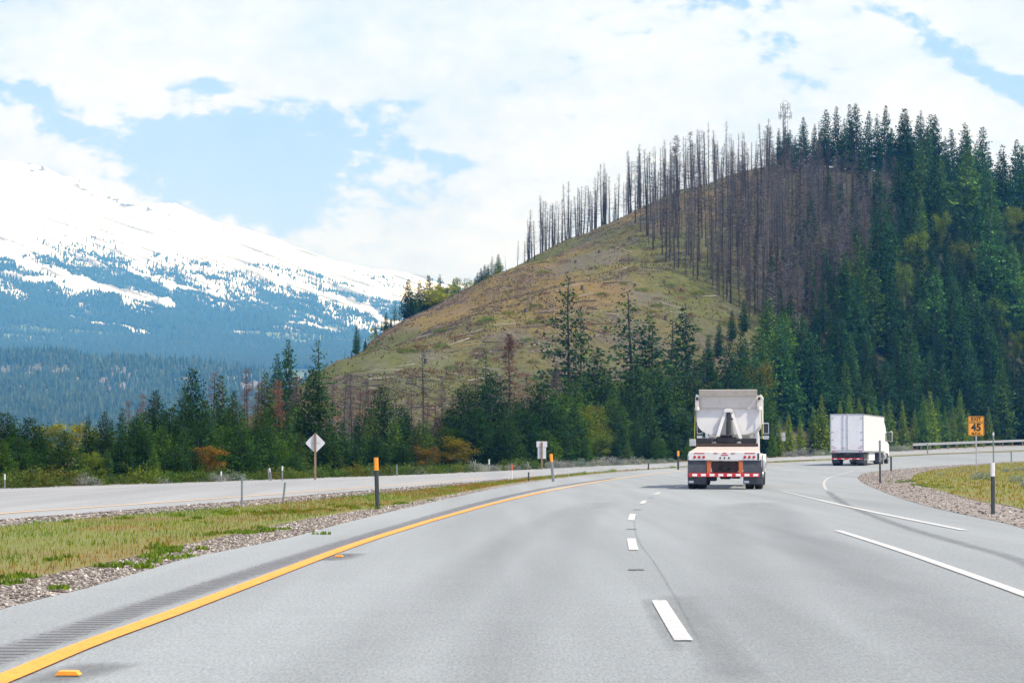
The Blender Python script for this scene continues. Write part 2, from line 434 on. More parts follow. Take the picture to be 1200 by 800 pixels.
# ------------------------------------------------------------------ world: Nishita sky with broken cloud
def build_world():
    w = bpy.data.worlds.new("World"); sc.world = w; w.use_nodes = True
    nt = w.node_tree; N = nt.nodes; L = nt.links; N.clear()
    out = N.new('ShaderNodeOutputWorld'); bg = N.new('ShaderNodeBackground'); L.new(bg.outputs[0], out.inputs[0])
    sky = N.new('ShaderNodeTexSky'); sky.sky_type = 'NISHITA'; sky.sun_disc = False
    sky.sun_elevation = SUN_EL; sky.sun_rotation = SUN_AZ; sky.altitude = 1200; sky.air_density = 1.0; sky.dust_density = .6; sky.ozone_density = 1.2
    tc = N.new('ShaderNodeTexCoord'); sep = N.new('ShaderNodeSeparateXYZ'); L.new(tc.outputs['Generated'], sep.inputs[0])
    def mth(op, a, b=None, c=None, clamp=False):
        n = N.new('ShaderNodeMath'); n.operation = op; n.use_clamp = clamp
        for i, v in enumerate((a, b, c)):
            if v is None: continue
            if isinstance(v, (int, float)): n.inputs[i].default_value = v
            else: L.new(v, n.inputs[i])
        return n.outputs[0]
    ya = mth('MAXIMUM', mth('ABSOLUTE', sep.outputs[1]), .12)
    # x / y and z / y of the view direction: degrees of arc around the north horizon
    U = mth('DIVIDE', sep.outputs[0], ya); V = mth('DIVIDE', sep.outputs[2], ya)
    comb = N.new('ShaderNodeCombineXYZ'); L.new(U, comb.inputs[0]); L.new(V, comb.inputs[1])
    def noise(scale, det, rough, off=(0, 0, 0), sc3=(1, 1.7, 1), rot=0, dist=0):
        mp = N.new('ShaderNodeMapping'); mp.inputs['Scale'].default_value = sc3; mp.inputs['Location'].default_value = off; mp.inputs['Rotation'].default_value = (0, 0, rot)
        L.new(comb.outputs[0], mp.inputs[0])
        n = N.new('ShaderNodeTexNoise'); n.inputs['Scale'].default_value = scale; n.inputs['Detail'].default_value = det; n.inputs['Roughness'].default_value = rough
        n.inputs['Distortion'].default_value = dist
        L.new(mp.outputs[0], n.inputs[0]); return n.outputs[0]
    n1 = noise(22, 7, .62, (3.1, .7, 0), (1, 1.8, 1), .25, .3)
    n2 = noise(75, 6, .6, (1.1, 2.7, 0), (1, 1.6, 1), .3, .2)
    n3 = noise(9, 4, .5, (5.1, 2.2, 0))
    tot = None
    gaps = [(285, 200, 165, 62, .88, .12), (215, 165, 70, 34, .6, 0), (345, 165, 80, 30, .55, .1), (30, 108, 55, 20, .8, .1), (75, 142, 45, 18, .5, .4), (330, 240, 60, 40, .5, 0),
            (245, 102, 30, 11, .55, .2), (430, 135, 62, 14, .6, .05), (520, 188, 40, 14, .55, .2), (470, 120, 40, 10, .4, .1),
            (250, 232, 60, 25, .4, 0), (445, 170, 60, 20, .35, 0), (235, 95, 40, 10, .5, .0), (360, 118, 45, 9, .4, 0),
            (830, 3, 80, 12, .7, 0), (1045, 12, 48, 16, .72, .2), (1100, 48, 45, 16, .52, .5), (1150, 82, 50, 16, .58, .4), (1195, 105, 30, 16, .7, .2),
            (905, 55, 60, 32, .42, .6), (750, 35, 55, 18, .38, .3), (665, 135, 22, 7, .45, .3), (930, 95, 40, 16, .35, .3)]
    for (cx, cy, rx, ry, wt, rot) in gaps:
        dx, dy, dz = ray(cx, cy); u0, v0 = dx / dy, dz / dy
        a = mth('SUBTRACT', U, u0); b = mth('SUBTRACT', V, v0)
        cr, sr = math.cos(rot), math.sin(rot)   # tilt: descending to the right
        p = mth('MULTIPLY_ADD', a, cr, mth('MULTIPLY', b, -sr)); q = mth('MULTIPLY_ADD', a, sr, mth('MULTIPLY', b, cr))
        p = mth('DIVIDE', p, rx / F); q = mth('DIVIDE', q, ry / F)
        r2 = mth('ADD', mth('MULTIPLY', p, p), mth('MULTIPLY', q, q))
        g = mth('MULTIPLY', mth('EXPONENT', mth('MULTIPLY', r2, -.9)), wt)
        tot = g if tot is None else mth('ADD', tot, g)
    front = mth('GREATER_THAN', sep.outputs[1], 0.0)
    tot = mth('MULTIPLY', tot, front)
    # away from the north-west gaps the cover is broken by noise alone
    cover = mth('ADD', mth('SUBTRACT', 1.02, mth('MULTIPLY', tot, 1.3)), mth('MULTIPLY', mth('SUBTRACT', n1, .5), 1.9))
    cover = mth('ADD', cover, mth('MULTIPLY', mth('SUBTRACT', n2, .5), 2.3))
    mr = N.new('ShaderNodeMapRange'); mr.interpolation_type = 'SMOOTHSTEP'; mr.inputs['From Min'].default_value = .05; mr.inputs['From Max'].default_value = .62; mr.inputs['To Min'].default_value = .20
    L.new(cover, mr.inputs['Value'])
    # cloud radiance (before the background strength)
    cr = N.new('ShaderNodeValToRGB'); e = cr.color_ramp.elements
    e[0].position = .36; e[0].color = (.68, .78, 1.15, 1); e[1].position = .56; e[1].color = (.96, 1.01, 1.34, 1)
    mm = mth('ADD', mth('ADD', mth('MULTIPLY', n3, .45), mth('MULTIPLY', n1, .3)), mth('MULTIPLY', n2, .25)); L.new(mm, cr.inputs[0])
    cm = N.new('ShaderNodeVectorMath'); cm.operation = 'SCALE'; cm.inputs['Scale'].default_value = CLOUD; L.new(cr.outputs[0], cm.inputs[0])
    sm = N.new('ShaderNodeVectorMath'); sm.operation = 'MULTIPLY'; sm.inputs[1].default_value = SKYTINT; L.new(sky.outputs[0], sm.inputs[0])
    mx = N.new('ShaderNodeMix'); mx.data_type = 'RGBA'
    L.new(mr.outputs[0], mx.inputs[0]); L.new(sm.outputs[0], mx.inputs[6]); L.new(cm.outputs[0], mx.inputs[7])
    L.new(mx.outputs[2], bg.inputs[0]); bg.inputs[1].default_value = .12
CLOUD = 4.9; SKYTINT = (.66, .65, 1.36)
build_world()
sun = bpy.data.lights.new('sun', 'SUN'); sun.energy = 4.3; sun.angle = math.radians(.6); sun.color = (1, .965, .915)
so = bpy.data.objects.new('sun', sun); COL.objects.link(so)
sd = Vector((math.sin(SUN_AZ) * math.cos(SUN_EL), math.cos(SUN_AZ) * math.cos(SUN_EL), math.sin(SUN_EL)))
so.rotation_euler = sd.to_track_quat('Z', 'Y').to_euler()
cam = bpy.data.cameras.new('camera'); co = bpy.data.objects.new('camera', cam); COL.objects.link(co)
cam.lens = F / 1200 * 36; cam.sensor_width = 36; cam.clip_end = 60000; cam.clip_start = .1
co.location = (0, 0, CAMZ); co.rotation_euler = (math.pi / 2 + PITCH, 0, 0); sc.camera = co
sc.view_settings.view_transform = 'Standard'; sc.view_settings.look = 'None'; sc.view_settings.exposure = .80
sc.view_settings.gamma = 1; sc.view_settings.use_curve_mapping = False
sc.cycles.use_denoising = True
sc.cycles.volume_bounces = 0; sc.cycles.max_bounces = 6; sc.cycles.diffuse_bounces = 3; sc.cycles.transparent_max_bounces = 12
HAZE = 1.65e-4
# ================================================================== LAND
def grid_mesh(name, us, Ys, mat, zf, colf, kind='structure'):
    UU, YY = np.meshgrid(us, Ys)
    X = (UU - 600) / F * YY
    Z = zf(UU, X, YY)
    V = np.stack([X, YY, Z], -1).reshape(-1, 3)
    nu, ny = len(us), len(Ys)
    i = np.arange(nu * ny).reshape(ny, nu)
    q = np.stack([i[:-1, :-1], i[:-1, 1:], i[1:, 1:], i[1:, :-1]], -1).reshape(-1, 4)
    c = colf(UU.ravel(), X.ravel(), YY.ravel(), Z.ravel())
    o = mesh_np(name, V, q, mat, smooth=True, col=c)
    if kind: o['kind'] = kind
    return o
def lerp3(c0, c1, f): return np.asarray(c0)[None, :] * (1 - f[:, None]) + np.asarray(c1)[None, :] * f[:, None]
def blend(c, c1, f): return c * (1 - f[:, None]) + np.asarray(c1)[None, :] * f[:, None]

us = np.concatenate([np.linspace(-9000, -500, 30), np.linspace(-400, 1600, 420), np.linspace(1700, 9000, 26)])
Ys = np.concatenate([np.geomspace(3, 190, 60), np.linspace(193, 620, 190), np.geomspace(630, 1900, 24)])
def land_z(U, X, Y):
    return np.where(Y < 3.01, -.12, H(X, Y) - .12 * sstep(420, 340, Y) * sstep(0, .01, 1 - 0 * Y) * sstep(380, 350, Y))
def land_col(U, X, Y, Z):
    n = len(U)
    n1 = fbm(X / 14, Y / 22, 4); n2 = fbm(X / 5 + 40, Y / 9 + 9, 4); n3 = fbm(X / 30 + 11, Y / 45 + 3, 3)
    c = np.tile(np.array([[.070, .075, .028]]), (n, 1))                      # green turf
    c = blend(c, (.105, .096, .034), sstep(.45, .62, n1))                    # ochre dry grass
    c = blend(c, (.088, .082, .070), sstep(.50, .64, n2) * .75)              # grey purple slash
    c = blend(c, (.150, .098, .034), sstep(.54, .68, n3) * .6)
    c = blend(c, (.078, .092, .022), sstep(.55, .40, n3) * .55)
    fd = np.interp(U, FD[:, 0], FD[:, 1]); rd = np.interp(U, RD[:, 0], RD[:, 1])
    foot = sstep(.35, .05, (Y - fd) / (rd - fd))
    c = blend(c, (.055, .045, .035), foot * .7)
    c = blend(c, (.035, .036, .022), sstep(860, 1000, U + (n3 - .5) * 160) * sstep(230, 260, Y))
    roadside = sstep(280, 200, Y)
    c = blend(c, (.085, .08, .035), roadside * (1 - .6 * sstep(.4, .6, n1)))
    return c
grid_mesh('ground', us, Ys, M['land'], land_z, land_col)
gb = MB(); gb.add([(-400, -260, -.12), (400, -260, -.12), (60, 3, -.12), (-60, 3, -.12)], [(0, 1, 2, 3)], M['grassbed']); ob = gb.build('ground', recalc=False); ob['kind'] = 'structure'

# ================================================================== ROADS (flat sheets that follow the gentle rise)
def spline(pts, n=10):
    """Catmull-Rom through pixel points"""
    p = [np.array(q, float) for q in pts]; p = [2 * p[0] - p[1]] + p + [2 * p[-1] - p[-2]]
    out = []
    for i in range(1, len(p) - 2):
        for k in range(n):
            t = k / n
            out.append(.5 * ((2 * p[i]) + (-p[i - 1] + p[i + 1]) * t + (2 * p[i - 1] - 5 * p[i] + 4 * p[i + 1] - p[i + 2]) * t * t + (-p[i - 1] + 3 * p[i] - 3 * p[i + 1] + p[i + 2]) * t ** 3))
    out.append(p[-2]); return out
def gpts(pts, n=8): return [gflat(x, y) for x, y in spline(pts, n)]
def resample(w, step):
    w = np.array(w, float); d = np.concatenate([[0], np.cumsum(np.hypot(*np.diff(w, axis=0).T))])
    m = max(2, int(d[-1] / step) + 1); t = np.linspace(0, d[-1], m)
    return np.stack([np.interp(t, d, w[:, 0]), np.interp(t, d, w[:, 1])], -1)
from mathutils.geometry import tessellate_polygon
def in_poly(X, Y, poly):
    X = np.asarray(X); Y = np.asarray(Y); r = np.zeros(X.shape, bool); n = len(poly)
    for i in range(n):
        x0, y0 = poly[i]; x1, y1 = poly[(i + 1) % n]
        c = ((y0 > Y) != (y1 > Y)) & (X < (x1 - x0) * (Y - y0) / ((y1 - y0) + 1e-12) + x0)
        r ^= c
    return r
import bmesh
def sheet(name, poly, z, mat, kind='structure', cut=6.0):
    """polygon sheet draped on the rise: cut by lines of constant Y"""
    bm = bmesh.new()
    vs = [bm.verts.new((x, y, 0)) for x, y in poly]
    bm.faces.new(vs)
    bmesh.ops.triangulate(bm, faces=bm.faces)
    ymax = max(p[1] for p in poly)
    y = 120.0
    while y < ymax:
        bmesh.ops.bisect_plane(bm, geom=bm.verts[:] + bm.edges[:] + bm.faces[:], plane_co=(0, y, 0), plane_no=(0, 1, 0)); y += cut
    for v in bm.verts: v.co.z = float(rz(v.co.y)) + z
    bmesh.ops.recalc_face_normals(bm, faces=bm.faces)
    for f in bm.faces:
        if f.normal.z < 0: f.normal_flip()
    me = bpy.data.meshes.new(name); bm.to_mesh(me); bm.free(); me.materials.append(mat)
    o = bpy.data.objects.new(name, me); COL.objects.link(o)
    if kind: o['kind'] = kind
    return o
def strip(name, w, width, z, mat, dashes=None, kind='structure', wid=None):
    w = np.array(w, float); d = np.diff(w, axis=0); d = np.vstack([d, d[-1]]); d /= np.hypot(d[:, 0], d[:, 1])[:, None]
    nrm = np.stack([d[:, 1], -d[:, 0]], -1)
    hw = (np.array(wid) if wid is not None else np.full(len(w), width)) / 2
    a = w + nrm * hw[:, None]; b = w - nrm * hw[:, None]
    V = np.zeros((2 * len(w), 3)); V[0::2, :2] = a; V[1::2, :2] = b; V[:, 2] = rz(V[:, 1]) + z
    i = np.arange(len(w) - 1) * 2
    q = np.stack([i, i + 2, i + 3, i + 1], -1)
    o = mesh_np(name, V, q[:, ::-1], mat)
    if kind: o['kind'] = kind
    return o

def ribbon(name, a, b, z, mat, kind='structure', cols=1):
    a = np.array(a, float); b = np.array(b, float); n = max(len(a), len(b))
    if len(a) != len(b):
        def rs(w):
            d = np.concatenate([[0], np.cumsum(np.hypot(*np.diff(w, axis=0).T))]); t = np.linspace(0, d[-1], n)
            return np.stack([np.interp(t, d, w[:, 0]), np.interp(t, d, w[:, 1])], -1)
        a, b = rs(a), rs(b)
    V = np.zeros((2 * n, 3)); V[0::2, :2] = a; V[1::2, :2] = b; V[:, 2] = rz(V[:, 1]) + z
    i = np.arange(n - 1) * 2; o = mesh_np(name, V, np.stack([i, i + 2, i + 3, i + 1], -1), mat); o['kind'] = kind; return o
# --- main carriageway
L_edge = [(-700, 945), (-300, 800), (0, 714), (100, 689), (180, 665), (225, 652.5), (292, 639.5), (354, 626), (396, 614.5), (446, 602), (500, 589.5), (600, 568.5), (700, 555.5), (780, 548.8), (850, 544.5), (930, 541), (975, 539), (1010, 537.2), (1060, 534.2), (1120, 531.6), (1200, 529), (1400, 525.5)]
main_left = gpts(L_edge, 6)
isl_top = [(1010, 555), (1030, 551.5), (1060, 549), (1100, 546), (1145, 543.3), (1200, 540), (1400, 533)]
isl_bot = [(1500, 760), (1350, 668), (1200, 619), (1150, 607), (1100, 596), (1060, 585), (1030, 574), (1012, 566), (1005, 560), (1010, 555)]
it = gpts(isl_top, 6); ib = gpts(isl_bot, 6)
main_poly = [(-9, -60)] + [(main_left[0][0] , 1.0)] + main_left + it[::-1] + ib[::-1][1:] + [(7.5, 6), (7.5, -60)]
sheet('road', main_poly, .0, M['asphalt'])
# --- opposing carriageway
o_near = [(-300, 640), (0, 609), (100, 601), (200, 593), (300, 585), (400, 576.5), (500, 568.5), (600, 560), (680, 553.5), (780, 547.6), (850, 543.6), (930, 539.2), (975, 536.9), (1010, 535.4), (1060, 532.5), (1120, 530), (1200, 527), (1400, 523.5)]
o_far = [(-300, 583), (0, 572.5), (100, 569.3), (200, 566), (300, 562.5), (400, 559), (500, 555.5), (600, 550.8), (700, 546), (780, 542.6), (850, 539.2), (930, 535.2), (975, 533.2), (1010, 531.4), (1060, 528.2), (1120, 525.3), (1200, 522), (1400, 519)]
on = gpts(o_near, 6); of = gpts(o_far, 6)
ribbon('road', on, of, .0, M['asphalt2'])
# --- median: gravel bed then grass on it
med = main_left + on[::-1]
ribbon('gravel', resample([(x + .5, y - .3) for x, y in main_left], 2), resample([(x - .4, y + .6) for x, y in on], 2), -.012, M['gravel'])
g_low = [(-500, 800), (-200, 722), (0, 682), (60, 672), (100, 664), (160, 651), (200, 641.5), (250, 630.5), (300, 620), (329, 613.5), (379, 604.5), (416, 598.5), (458, 592), (500, 584.8), (600, 566.3), (700, 554.6), (780, 548.6), (850, 544.4), (930, 541), (975, 539)]
g_up = [(-500, 690), (-200, 644), (0, 617), (100, 607.5), (200, 600), (300, 592), (400, 583), (500, 573), (600, 562.6), (700, 553.6), (780, 548.2), (850, 544), (930, 539.6), (975, 537.5)]
gl = gpts(g_low, 6); gu = gpts(g_up, 6)
med_grass = gl + gu[::-1]
ribbon('verge', resample(gl, 2), resample(gu, 2), -.003, M['grassbed'])
strip('verge', resample(gpts([(975, 538.6), (1010, 536.8), (1060, 533.6), (1120, 531.1), (1200, 528.2)], 6), 4), 1.6, .025, M['grassbed'])
# far shoulder beyond the opposing road
sh = [(x, y) for x, y in o_far]
shf = gpts([(x, y - (2.2 if x < 700 else 1.2)) for x, y in o_far], 6)
ribbon('gravel', of, shf, -.01, M['gravel'])
# --- island
isl = it + ib
icx = sum(p[0] for p in isl) / len(isl); icy = sum(p[1] for p in isl) / len(isl)
sheet('gravel', isl, .006, M['gravel'])
ig = [(1500, 700), (1350, 640), (1200, 597), (1150, 588), (1120, 580), (1095, 573), (1075, 567), (1069, 562), (1072, 556.5), (1090, 551.5), (1120, 547.6), (1160, 544.2), (1200, 541.6), (1400, 534.5)]
igp = gpts(ig, 6)
sheet('verge', igp, .016, M['grassbed'])

# --- markings
def line(name, pts, width, mat, z=.012, n=8, a=None, b=None):
    w = resample(gpts(pts, n), .8)
    return strip(name, w, width, z, mat)
yel = [(-160, 862), (0, 798), (100, 756.5), (200, 720), (300, 682), (410, 640.5), (500, 611.5), (580, 589.5), (640, 575.5), (700, 564.5), (740, 558.5), (780, 553.5), (850, 547.5), (930, 543)]
line('road_marking', yel[:7], .17, M['yellow'])
line('road_marking', yel[6:9], .17, M['yellow'])
line('road_marking', yel[8:], .16, M['yellowfaint'])
dash = [(830, 795), (801, 751), (771.5, 703), (752, 665), (741, 638), (740.5, 606), (754, 588.4), (771, 578), (797, 570), (840, 561), (880, 555.5), (920, 551.5), (960, 548.5)]
dw = resample(gpts(dash, 12), .1)
cyc = [((765, 703), (801, 752)), ((741, 631), (742, 645)), ((741, 602.2), (740, 610)), ((757, 586.6), (751, 590.3)), ((774, 577), (768, 579.4))]
def dash_between(y0, y1, wdt, mat):
    q = [gflat(x, y) for x, y in (y0, y1)]
    ya, yb = sorted((q[0][1], q[1][1]))
    k = (dw[:, 1] >= ya) & (dw[:, 1] <= yb)
    return strip('road_marking', dw[k][::2], wdt, .012, mat)
for a, b in cyc: dash_between(a, b, .125, M['wline'])
dash_between((803, 568.2), (790, 571.5), .12, M['wline'])
dash_between((880, 555), (860, 558), .12, M['wfaint']); dash_between((935, 550.2), (915, 551.8), .12, M['wfaint'])
M['pit'] = wear_mat('marker_scar', (.10, .105, .105), .30, .5, .9, 20)
for (x, y, w_) in ((745.5, 667.5, 18), (740, 620, 12), (747, 597, 9), (763, 583, 7)):
    a = gflat(x - w_ / 2, y); b = gflat(x + w_ / 2, y)
    strip('road_patch', [a, b], .3 if y > 600 else .5, .008, M['pit'])
line('road_marking', [(1290, 731), (1200, 697), (1100, 661), (1040, 640.5), (982, 622)], .125, M['wline'])
line('road_marking', [(1130, 621.5), (1080, 611.5), (1040, 603.5), (1000, 595), (960, 586)], .13, M['wline'])
line('road_marking', [(960, 586), (935, 580), (918, 576)], .11, M['wfaint'])
line('road_marking', [(1000, 551.5), (986, 555.5), (972, 559.5), (965.5, 566), (968, 574)], .11, M['wfaint'])
line('road_marking', [(1200, 534.2), (1150, 535.8), (1100, 538), (1050, 541.5), (1005, 547)], .16, M['wfaint'])
# opposing road lines
line('road_marking', [(-100, 580.2), (0, 575.8), (100, 572.3), (200, 568.7), (300, 565), (400, 561.5), (500, 557.6), (600, 552.6)], .15, M['wline'])
line('road_marking', [(-100, 613.5), (0, 602), (100, 595), (200, 588), (300, 580.6), (400, 573), (500, 565.5), (600, 557.6)], .15, M['yellowfaint'])
# wheel-path stain, crack seam and rumble strip
M['stain'] = wear_mat('wheel_stain', (.13, .14, .15), .30, .75, .50, 1.2, (1, .15, 1))
M['seam'] = wear_mat('sealed_seam', (.11, .12, .125), .22, .5, .85, 14)
M['patchA'] = wear_mat('old_paint_shadow', (.14, .15, .155), .30, .7, .55, 5)
def soft_strip(pts, width, z, col, amt, step=.6, fade=1.5, ns=3.0, name='road_patch', stretch=(1, .15, 1)):
    w = resample(gpts(pts, 8), step); d = np.gradient(w, axis=0); d /= np.hypot(d[:, 0], d[:, 1])[:, None]; nrm = np.stack([d[:, 1], -d[:, 0]], -1)
    A = [(-1, 0), (-.6, .55), (-.2, 1), (.2, 1), (.6, .55), (1, 0)]; k = len(A); n = len(w)
    V = np.zeros((n, k, 3)); C = np.zeros((n, k, 3)); dist = np.concatenate([[0], np.cumsum(np.hypot(*np.diff(w, axis=0).T))])
    e = np.clip(np.minimum(dist, dist[-1] - dist) / fade, 0, 1)
    for j, (o_, al) in enumerate(A):
        V[:, j, :2] = w + nrm * (o_ * width / 2); C[:, j] = (al * e)[:, None]
    V[..., 2] = rz(V[..., 1]) + z
    i = (np.arange(n - 1) * k)[:, None] + np.arange(k - 1)[None]
    q = np.stack([i, i + 1, i + k + 1, i + k], -1).reshape(-1, 4)
    s_ = NT('road_wear'); at = s_.node('ShaderNodeAttribute'); at.attribute_name = 'Col'
    f = s_.noise(ns, 6, .7, stretch=stretch); a_ = s_.ramp(f, [(.28, g3(.35 * amt)), (.66, g3(amt))])
    s_.put(s_.b.inputs['Base Color'], col); s_.b.inputs['Roughness'].default_value = .85
    s_.l.new(s_.mix(1.0, a_, at.outputs['Color'], 'MULTIPLY'), s_.b.inputs['Alpha'])
    o = mesh_np(name, V.reshape(-1, 3), q, s_.m, col=C.reshape(-1, 3)); o['kind'] = 'structure'
soft_strip([(1290, 705), (1200, 659), (1127, 637), (1062, 618), (1007, 598), (988, 589), (970, 575.5)], .30, .009, (.11, .12, .125), .5, ns=9)
soft_strip([(826, 762), (811, 735), (790, 697), (766, 658), (752, 640), (744, 620), (744, 600)], .04, .008, (.12, .13, .135), .3, ns=12, step=.3)
soft_strip([(872, 800), (840, 760), (812, 722), (792, 696)], .42, .006, (.14, .15, .155), .32, step=.3, fade=.6, ns=9)
soft_strip([(798, 765), (776, 735), (757, 700)], .16, .006, (.14, .15, .155), .32, step=.3, fade=.6, ns=9)
soft_strip([(1500, 905), (1230, 790), (1100, 725), (1000, 668), (940, 630), (905, 603), (890, 588)], 1.5, .0035, (.13, .14, .15), .24, ns=1.5)
soft_strip([(900, 860), (905, 760), (880, 690), (860, 650), (850, 610), (862, 590)], 1.1, .004, (.15, .16, .165), .16, ns=1.5)
soft_strip([(300, 860), (430, 760), (520, 690), (580, 645), (640, 610), (700, 588)], .9, .004, (.15, .16, .165), .15, ns=1.5)
soft_strip([(540, 860), (590, 760), (630, 690), (655, 645), (680, 610), (715, 588)], .8, .0045, (.15, .16, .165), .13, ns=1.5)
def rumble_mat():
    s = NT('rumble_strip')
    f = s.noise(7, 6, .7); 
    col = s.ramp(f, [(.3, (.16, .165, .175)), (.7, (.205, .21, .22))])
    s.l.new(col, s.b.inputs['Base Color']); s.b.inputs['Roughness'].default_value = .85
    a = s.ramp(s.noise(5, 6, .8), [(.30, g3(.10)), (.60, g3(.62))]); s.l.new(a, s.b.inputs['Alpha'])
    return s.m
M['rumble'] = rumble_mat()
rumb = [(-200, 838), (0, 768), (60, 748), (150, 717), (240, 688), (330, 659), (400, 637), (480, 613), (560, 590), (640, 572), (720, 560)]
rw = resample(gpts(rumb, 8), .12)
# shallow milled grooves across the shoulder
soft_strip(rumb, .46, .005, (.10, .10, .115), .55, step=.4, fade=3, ns=5, name='rumble_strip', stretch=(1, .6, 1))
def grooves():
    V = []; Q = []
    w = resample(gpts(rumb, 8), .24); d = np.gradient(w, axis=0); d /= np.hypot(d[:, 0], d[:, 1])[:, None]
    for p, t in zip(w, d):
        n_ = np.array([t[1], -t[0]]) * random.uniform(.13, .18); h = t * .06; b_ = len(V)
        for a_, c_ in ((-1, -1), (1, -1), (1, 1), (-1, 1)): q = p + n_ * a_ + h * c_; V.append((q[0], q[1], float(rz(q[1])) + .0065))
        Q.append((b_, b_ + 1, b_ + 2, b_ + 3))
    o = mesh_np('rumble_strip', np.array(V), np.array(Q), M['rumble']); o['kind'] = 'structure'
grooves()

# raised reflective markers
def marker(px, py, lab, mat='postorange', w=.13):
    x, y = gflat(px, py); m = MB()
    m.prism([(-w / 2, .0), (-w / 2 + .02, .022), (w / 2 - .02, .022), (w / 2, .0)], 'y', -.05, .05, M[mat])
    o = m.build('road_stud'); o.location = (x, y, float(rz(y)) + .010); tag(o, lab, 'road stud', 'raised studs along the yellow line'); return o
marker(80, 792, 'orange raised road stud just inside the yellow line, nearest the camera', w=.14)
marker(397, 653, 'small raised road stud inside the yellow line, in a dark scuff further along', w=.11)
soft_strip([(380, 657), (412, 648)], .55, .007, (.08, .085, .09), .7, step=.1, fade=.3, ns=9)
soft_strip([(40, 803), (135, 775)], .5, .007, (.10, .105, .11), .6, step=.1, fade=.3, ns=9)

# ================================================================== gravel stones, grass, weeds (stuff)
def scatter_in(poly, n, ymin=0, ymax=1e9):
    p = np.array(poly); x0, y0 = p.min(0); x1, y1 = p.max(0); y0 = max(y0, ymin); y1 = min(y1, ymax)
    X = rng.uniform(x0, x1, n); Y = rng.uniform(y0, y1, n); k = in_poly(X, Y, poly)
    return X[k], Y[k]
OCT_V = np.array([(1, 0, 0), (0, 1, 0), (-1, 0, 0), (0, -1, 0), (0, 0, 1), (0, 0, -1)], float)
OCT_F = np.array([(0, 1, 4), (1, 2, 4), (2, 3, 4), (3, 0, 4), (1, 0, 5), (2, 1, 5), (3, 2, 5), (0, 3, 5)])
def stones(name, X, Y, zoff, smin, smax):
    n = len(X); s = rng.uniform(smin, smax, n) * rng.uniform(.7, 1.3, n)
    a = rng.uniform(0, 6.28, n)
    V = OCT_V[None] * (1 + rng.uniform(-.25, .25, (n, 6, 1)))
    V = V * np.stack([s, s * rng.uniform(.6, 1, n), s * rng.uniform(.4, .8, n)], -1)[:, None, :]
    ca, sa = np.cos(a)[:, None], np.sin(a)[:, None]
    x = V[..., 0] * ca - V[..., 1] * sa; y = V[..., 0] * sa + V[..., 1] * ca
    V = np.stack([x + X[:, None], y + Y[:, None], V[..., 2] + (rz(Y) + zoff + s * .2)[:, None]], -1).reshape(-1, 3)
    Fc = (OCT_F[None] + (np.arange(n) * 6)[:, None, None]).reshape(-1, 3)
    o = mesh_np(name, V, Fc, M['stone']); o['kind'] = 'stuff'; return o
gx, gy = scatter_in([p for p in main_left if p[1] < 150] + [p for p in gl if p[1] < 150][::-1], 230000, 20, 110)
stones('gravel_stones', gx, gy, -.012, .012, .030)
gx, gy = scatter_in([p for p in on if p[1] < 200] + [p for p in gu if p[1] < 200][::-1], 70000, 30, 150)
stones('gravel_stones', gx, gy, -.012, .025, .05)
gx, gy = scatter_in(isl, 140000, 30, 240)
k = ~in_poly(gx, gy, igp); stones('gravel_stones', gx[k][:60000], gy[k][:60000], .006, .018, .042)

def blades(name, X, Y, h, col, zoff=.02, wfac=.06, lean=.45, mat='grass'):
    n = len(X); a = rng.uniform(0, 6.28, n); w = h * wfac * rng.uniform(.7, 1.4, n)
    la = rng.uniform(0, 6.28, n); ll = h * rng.uniform(0, lean, n)
    z = rz(Y) + zoff
    V = np.zeros((n, 3, 3))
    V[:, 0] = np.stack([X - np.cos(a) * w, Y - np.sin(a) * w, z], -1)
    V[:, 1] = np.stack([X + np.cos(a) * w, Y + np.sin(a) * w, z], -1)
    V[:, 2] = np.stack([X + np.cos(la) * ll, Y + np.sin(la) * ll, z + h], -1)
    o = mesh_np(name, V.reshape(-1, 3), np.arange(n * 3).reshape(-1, 3), M[mat], col=np.repeat(col, 3, 0)); o['kind'] = 'stuff'; return o
def grass_cols(X, Y):
    n1 = fbm(X / 1.6, Y / 5, 4); n2 = fbm(X / .6 + 9, Y / 1.6, 3); 
    c = lerp3((.150, .205, .004), (.26, .115, .018), sstep(.47, .64, n1))
    c = blend(c, (.10, .19, .02), sstep(.55, .7, n2) * .8)
    c = blend(c, (.22, .19, .015), sstep(.55, .35, n2) * .3)
    return c, n2
X, Y = scatter_in(med_grass, 420000, 20, 130)
c, n2 = grass_cols(X, Y); h = (.05 + .09 * n2) * rng.uniform(.6, 1.4, len(X)) * (1 + .4 * sstep(50, 110, Y)); blades('grass', X, Y, h * .6, c, wfac=.08, zoff=.01, lean=.7)
X, Y = scatter_in(med_grass, 60000, 130, 230)
c, n2 = grass_cols(X, Y); h = (.10 + .10 * n2) * rng.uniform(.6, 1.4, len(X)); blades('grass', X, Y, h * .6, c, wfac=.2, zoff=.01)
X, Y = scatter_in(igp, 160000, 40, 260)
c, n2 = grass_cols(X, Y); c = blend(c, (.30, .25, .02), np.full(len(X), .5)); h = (.08 + .09 * n2) * rng.uniform(.6, 1.4, len(X)); blades('grass', X, Y, h * .6, c, zoff=.015, wfac=.2)
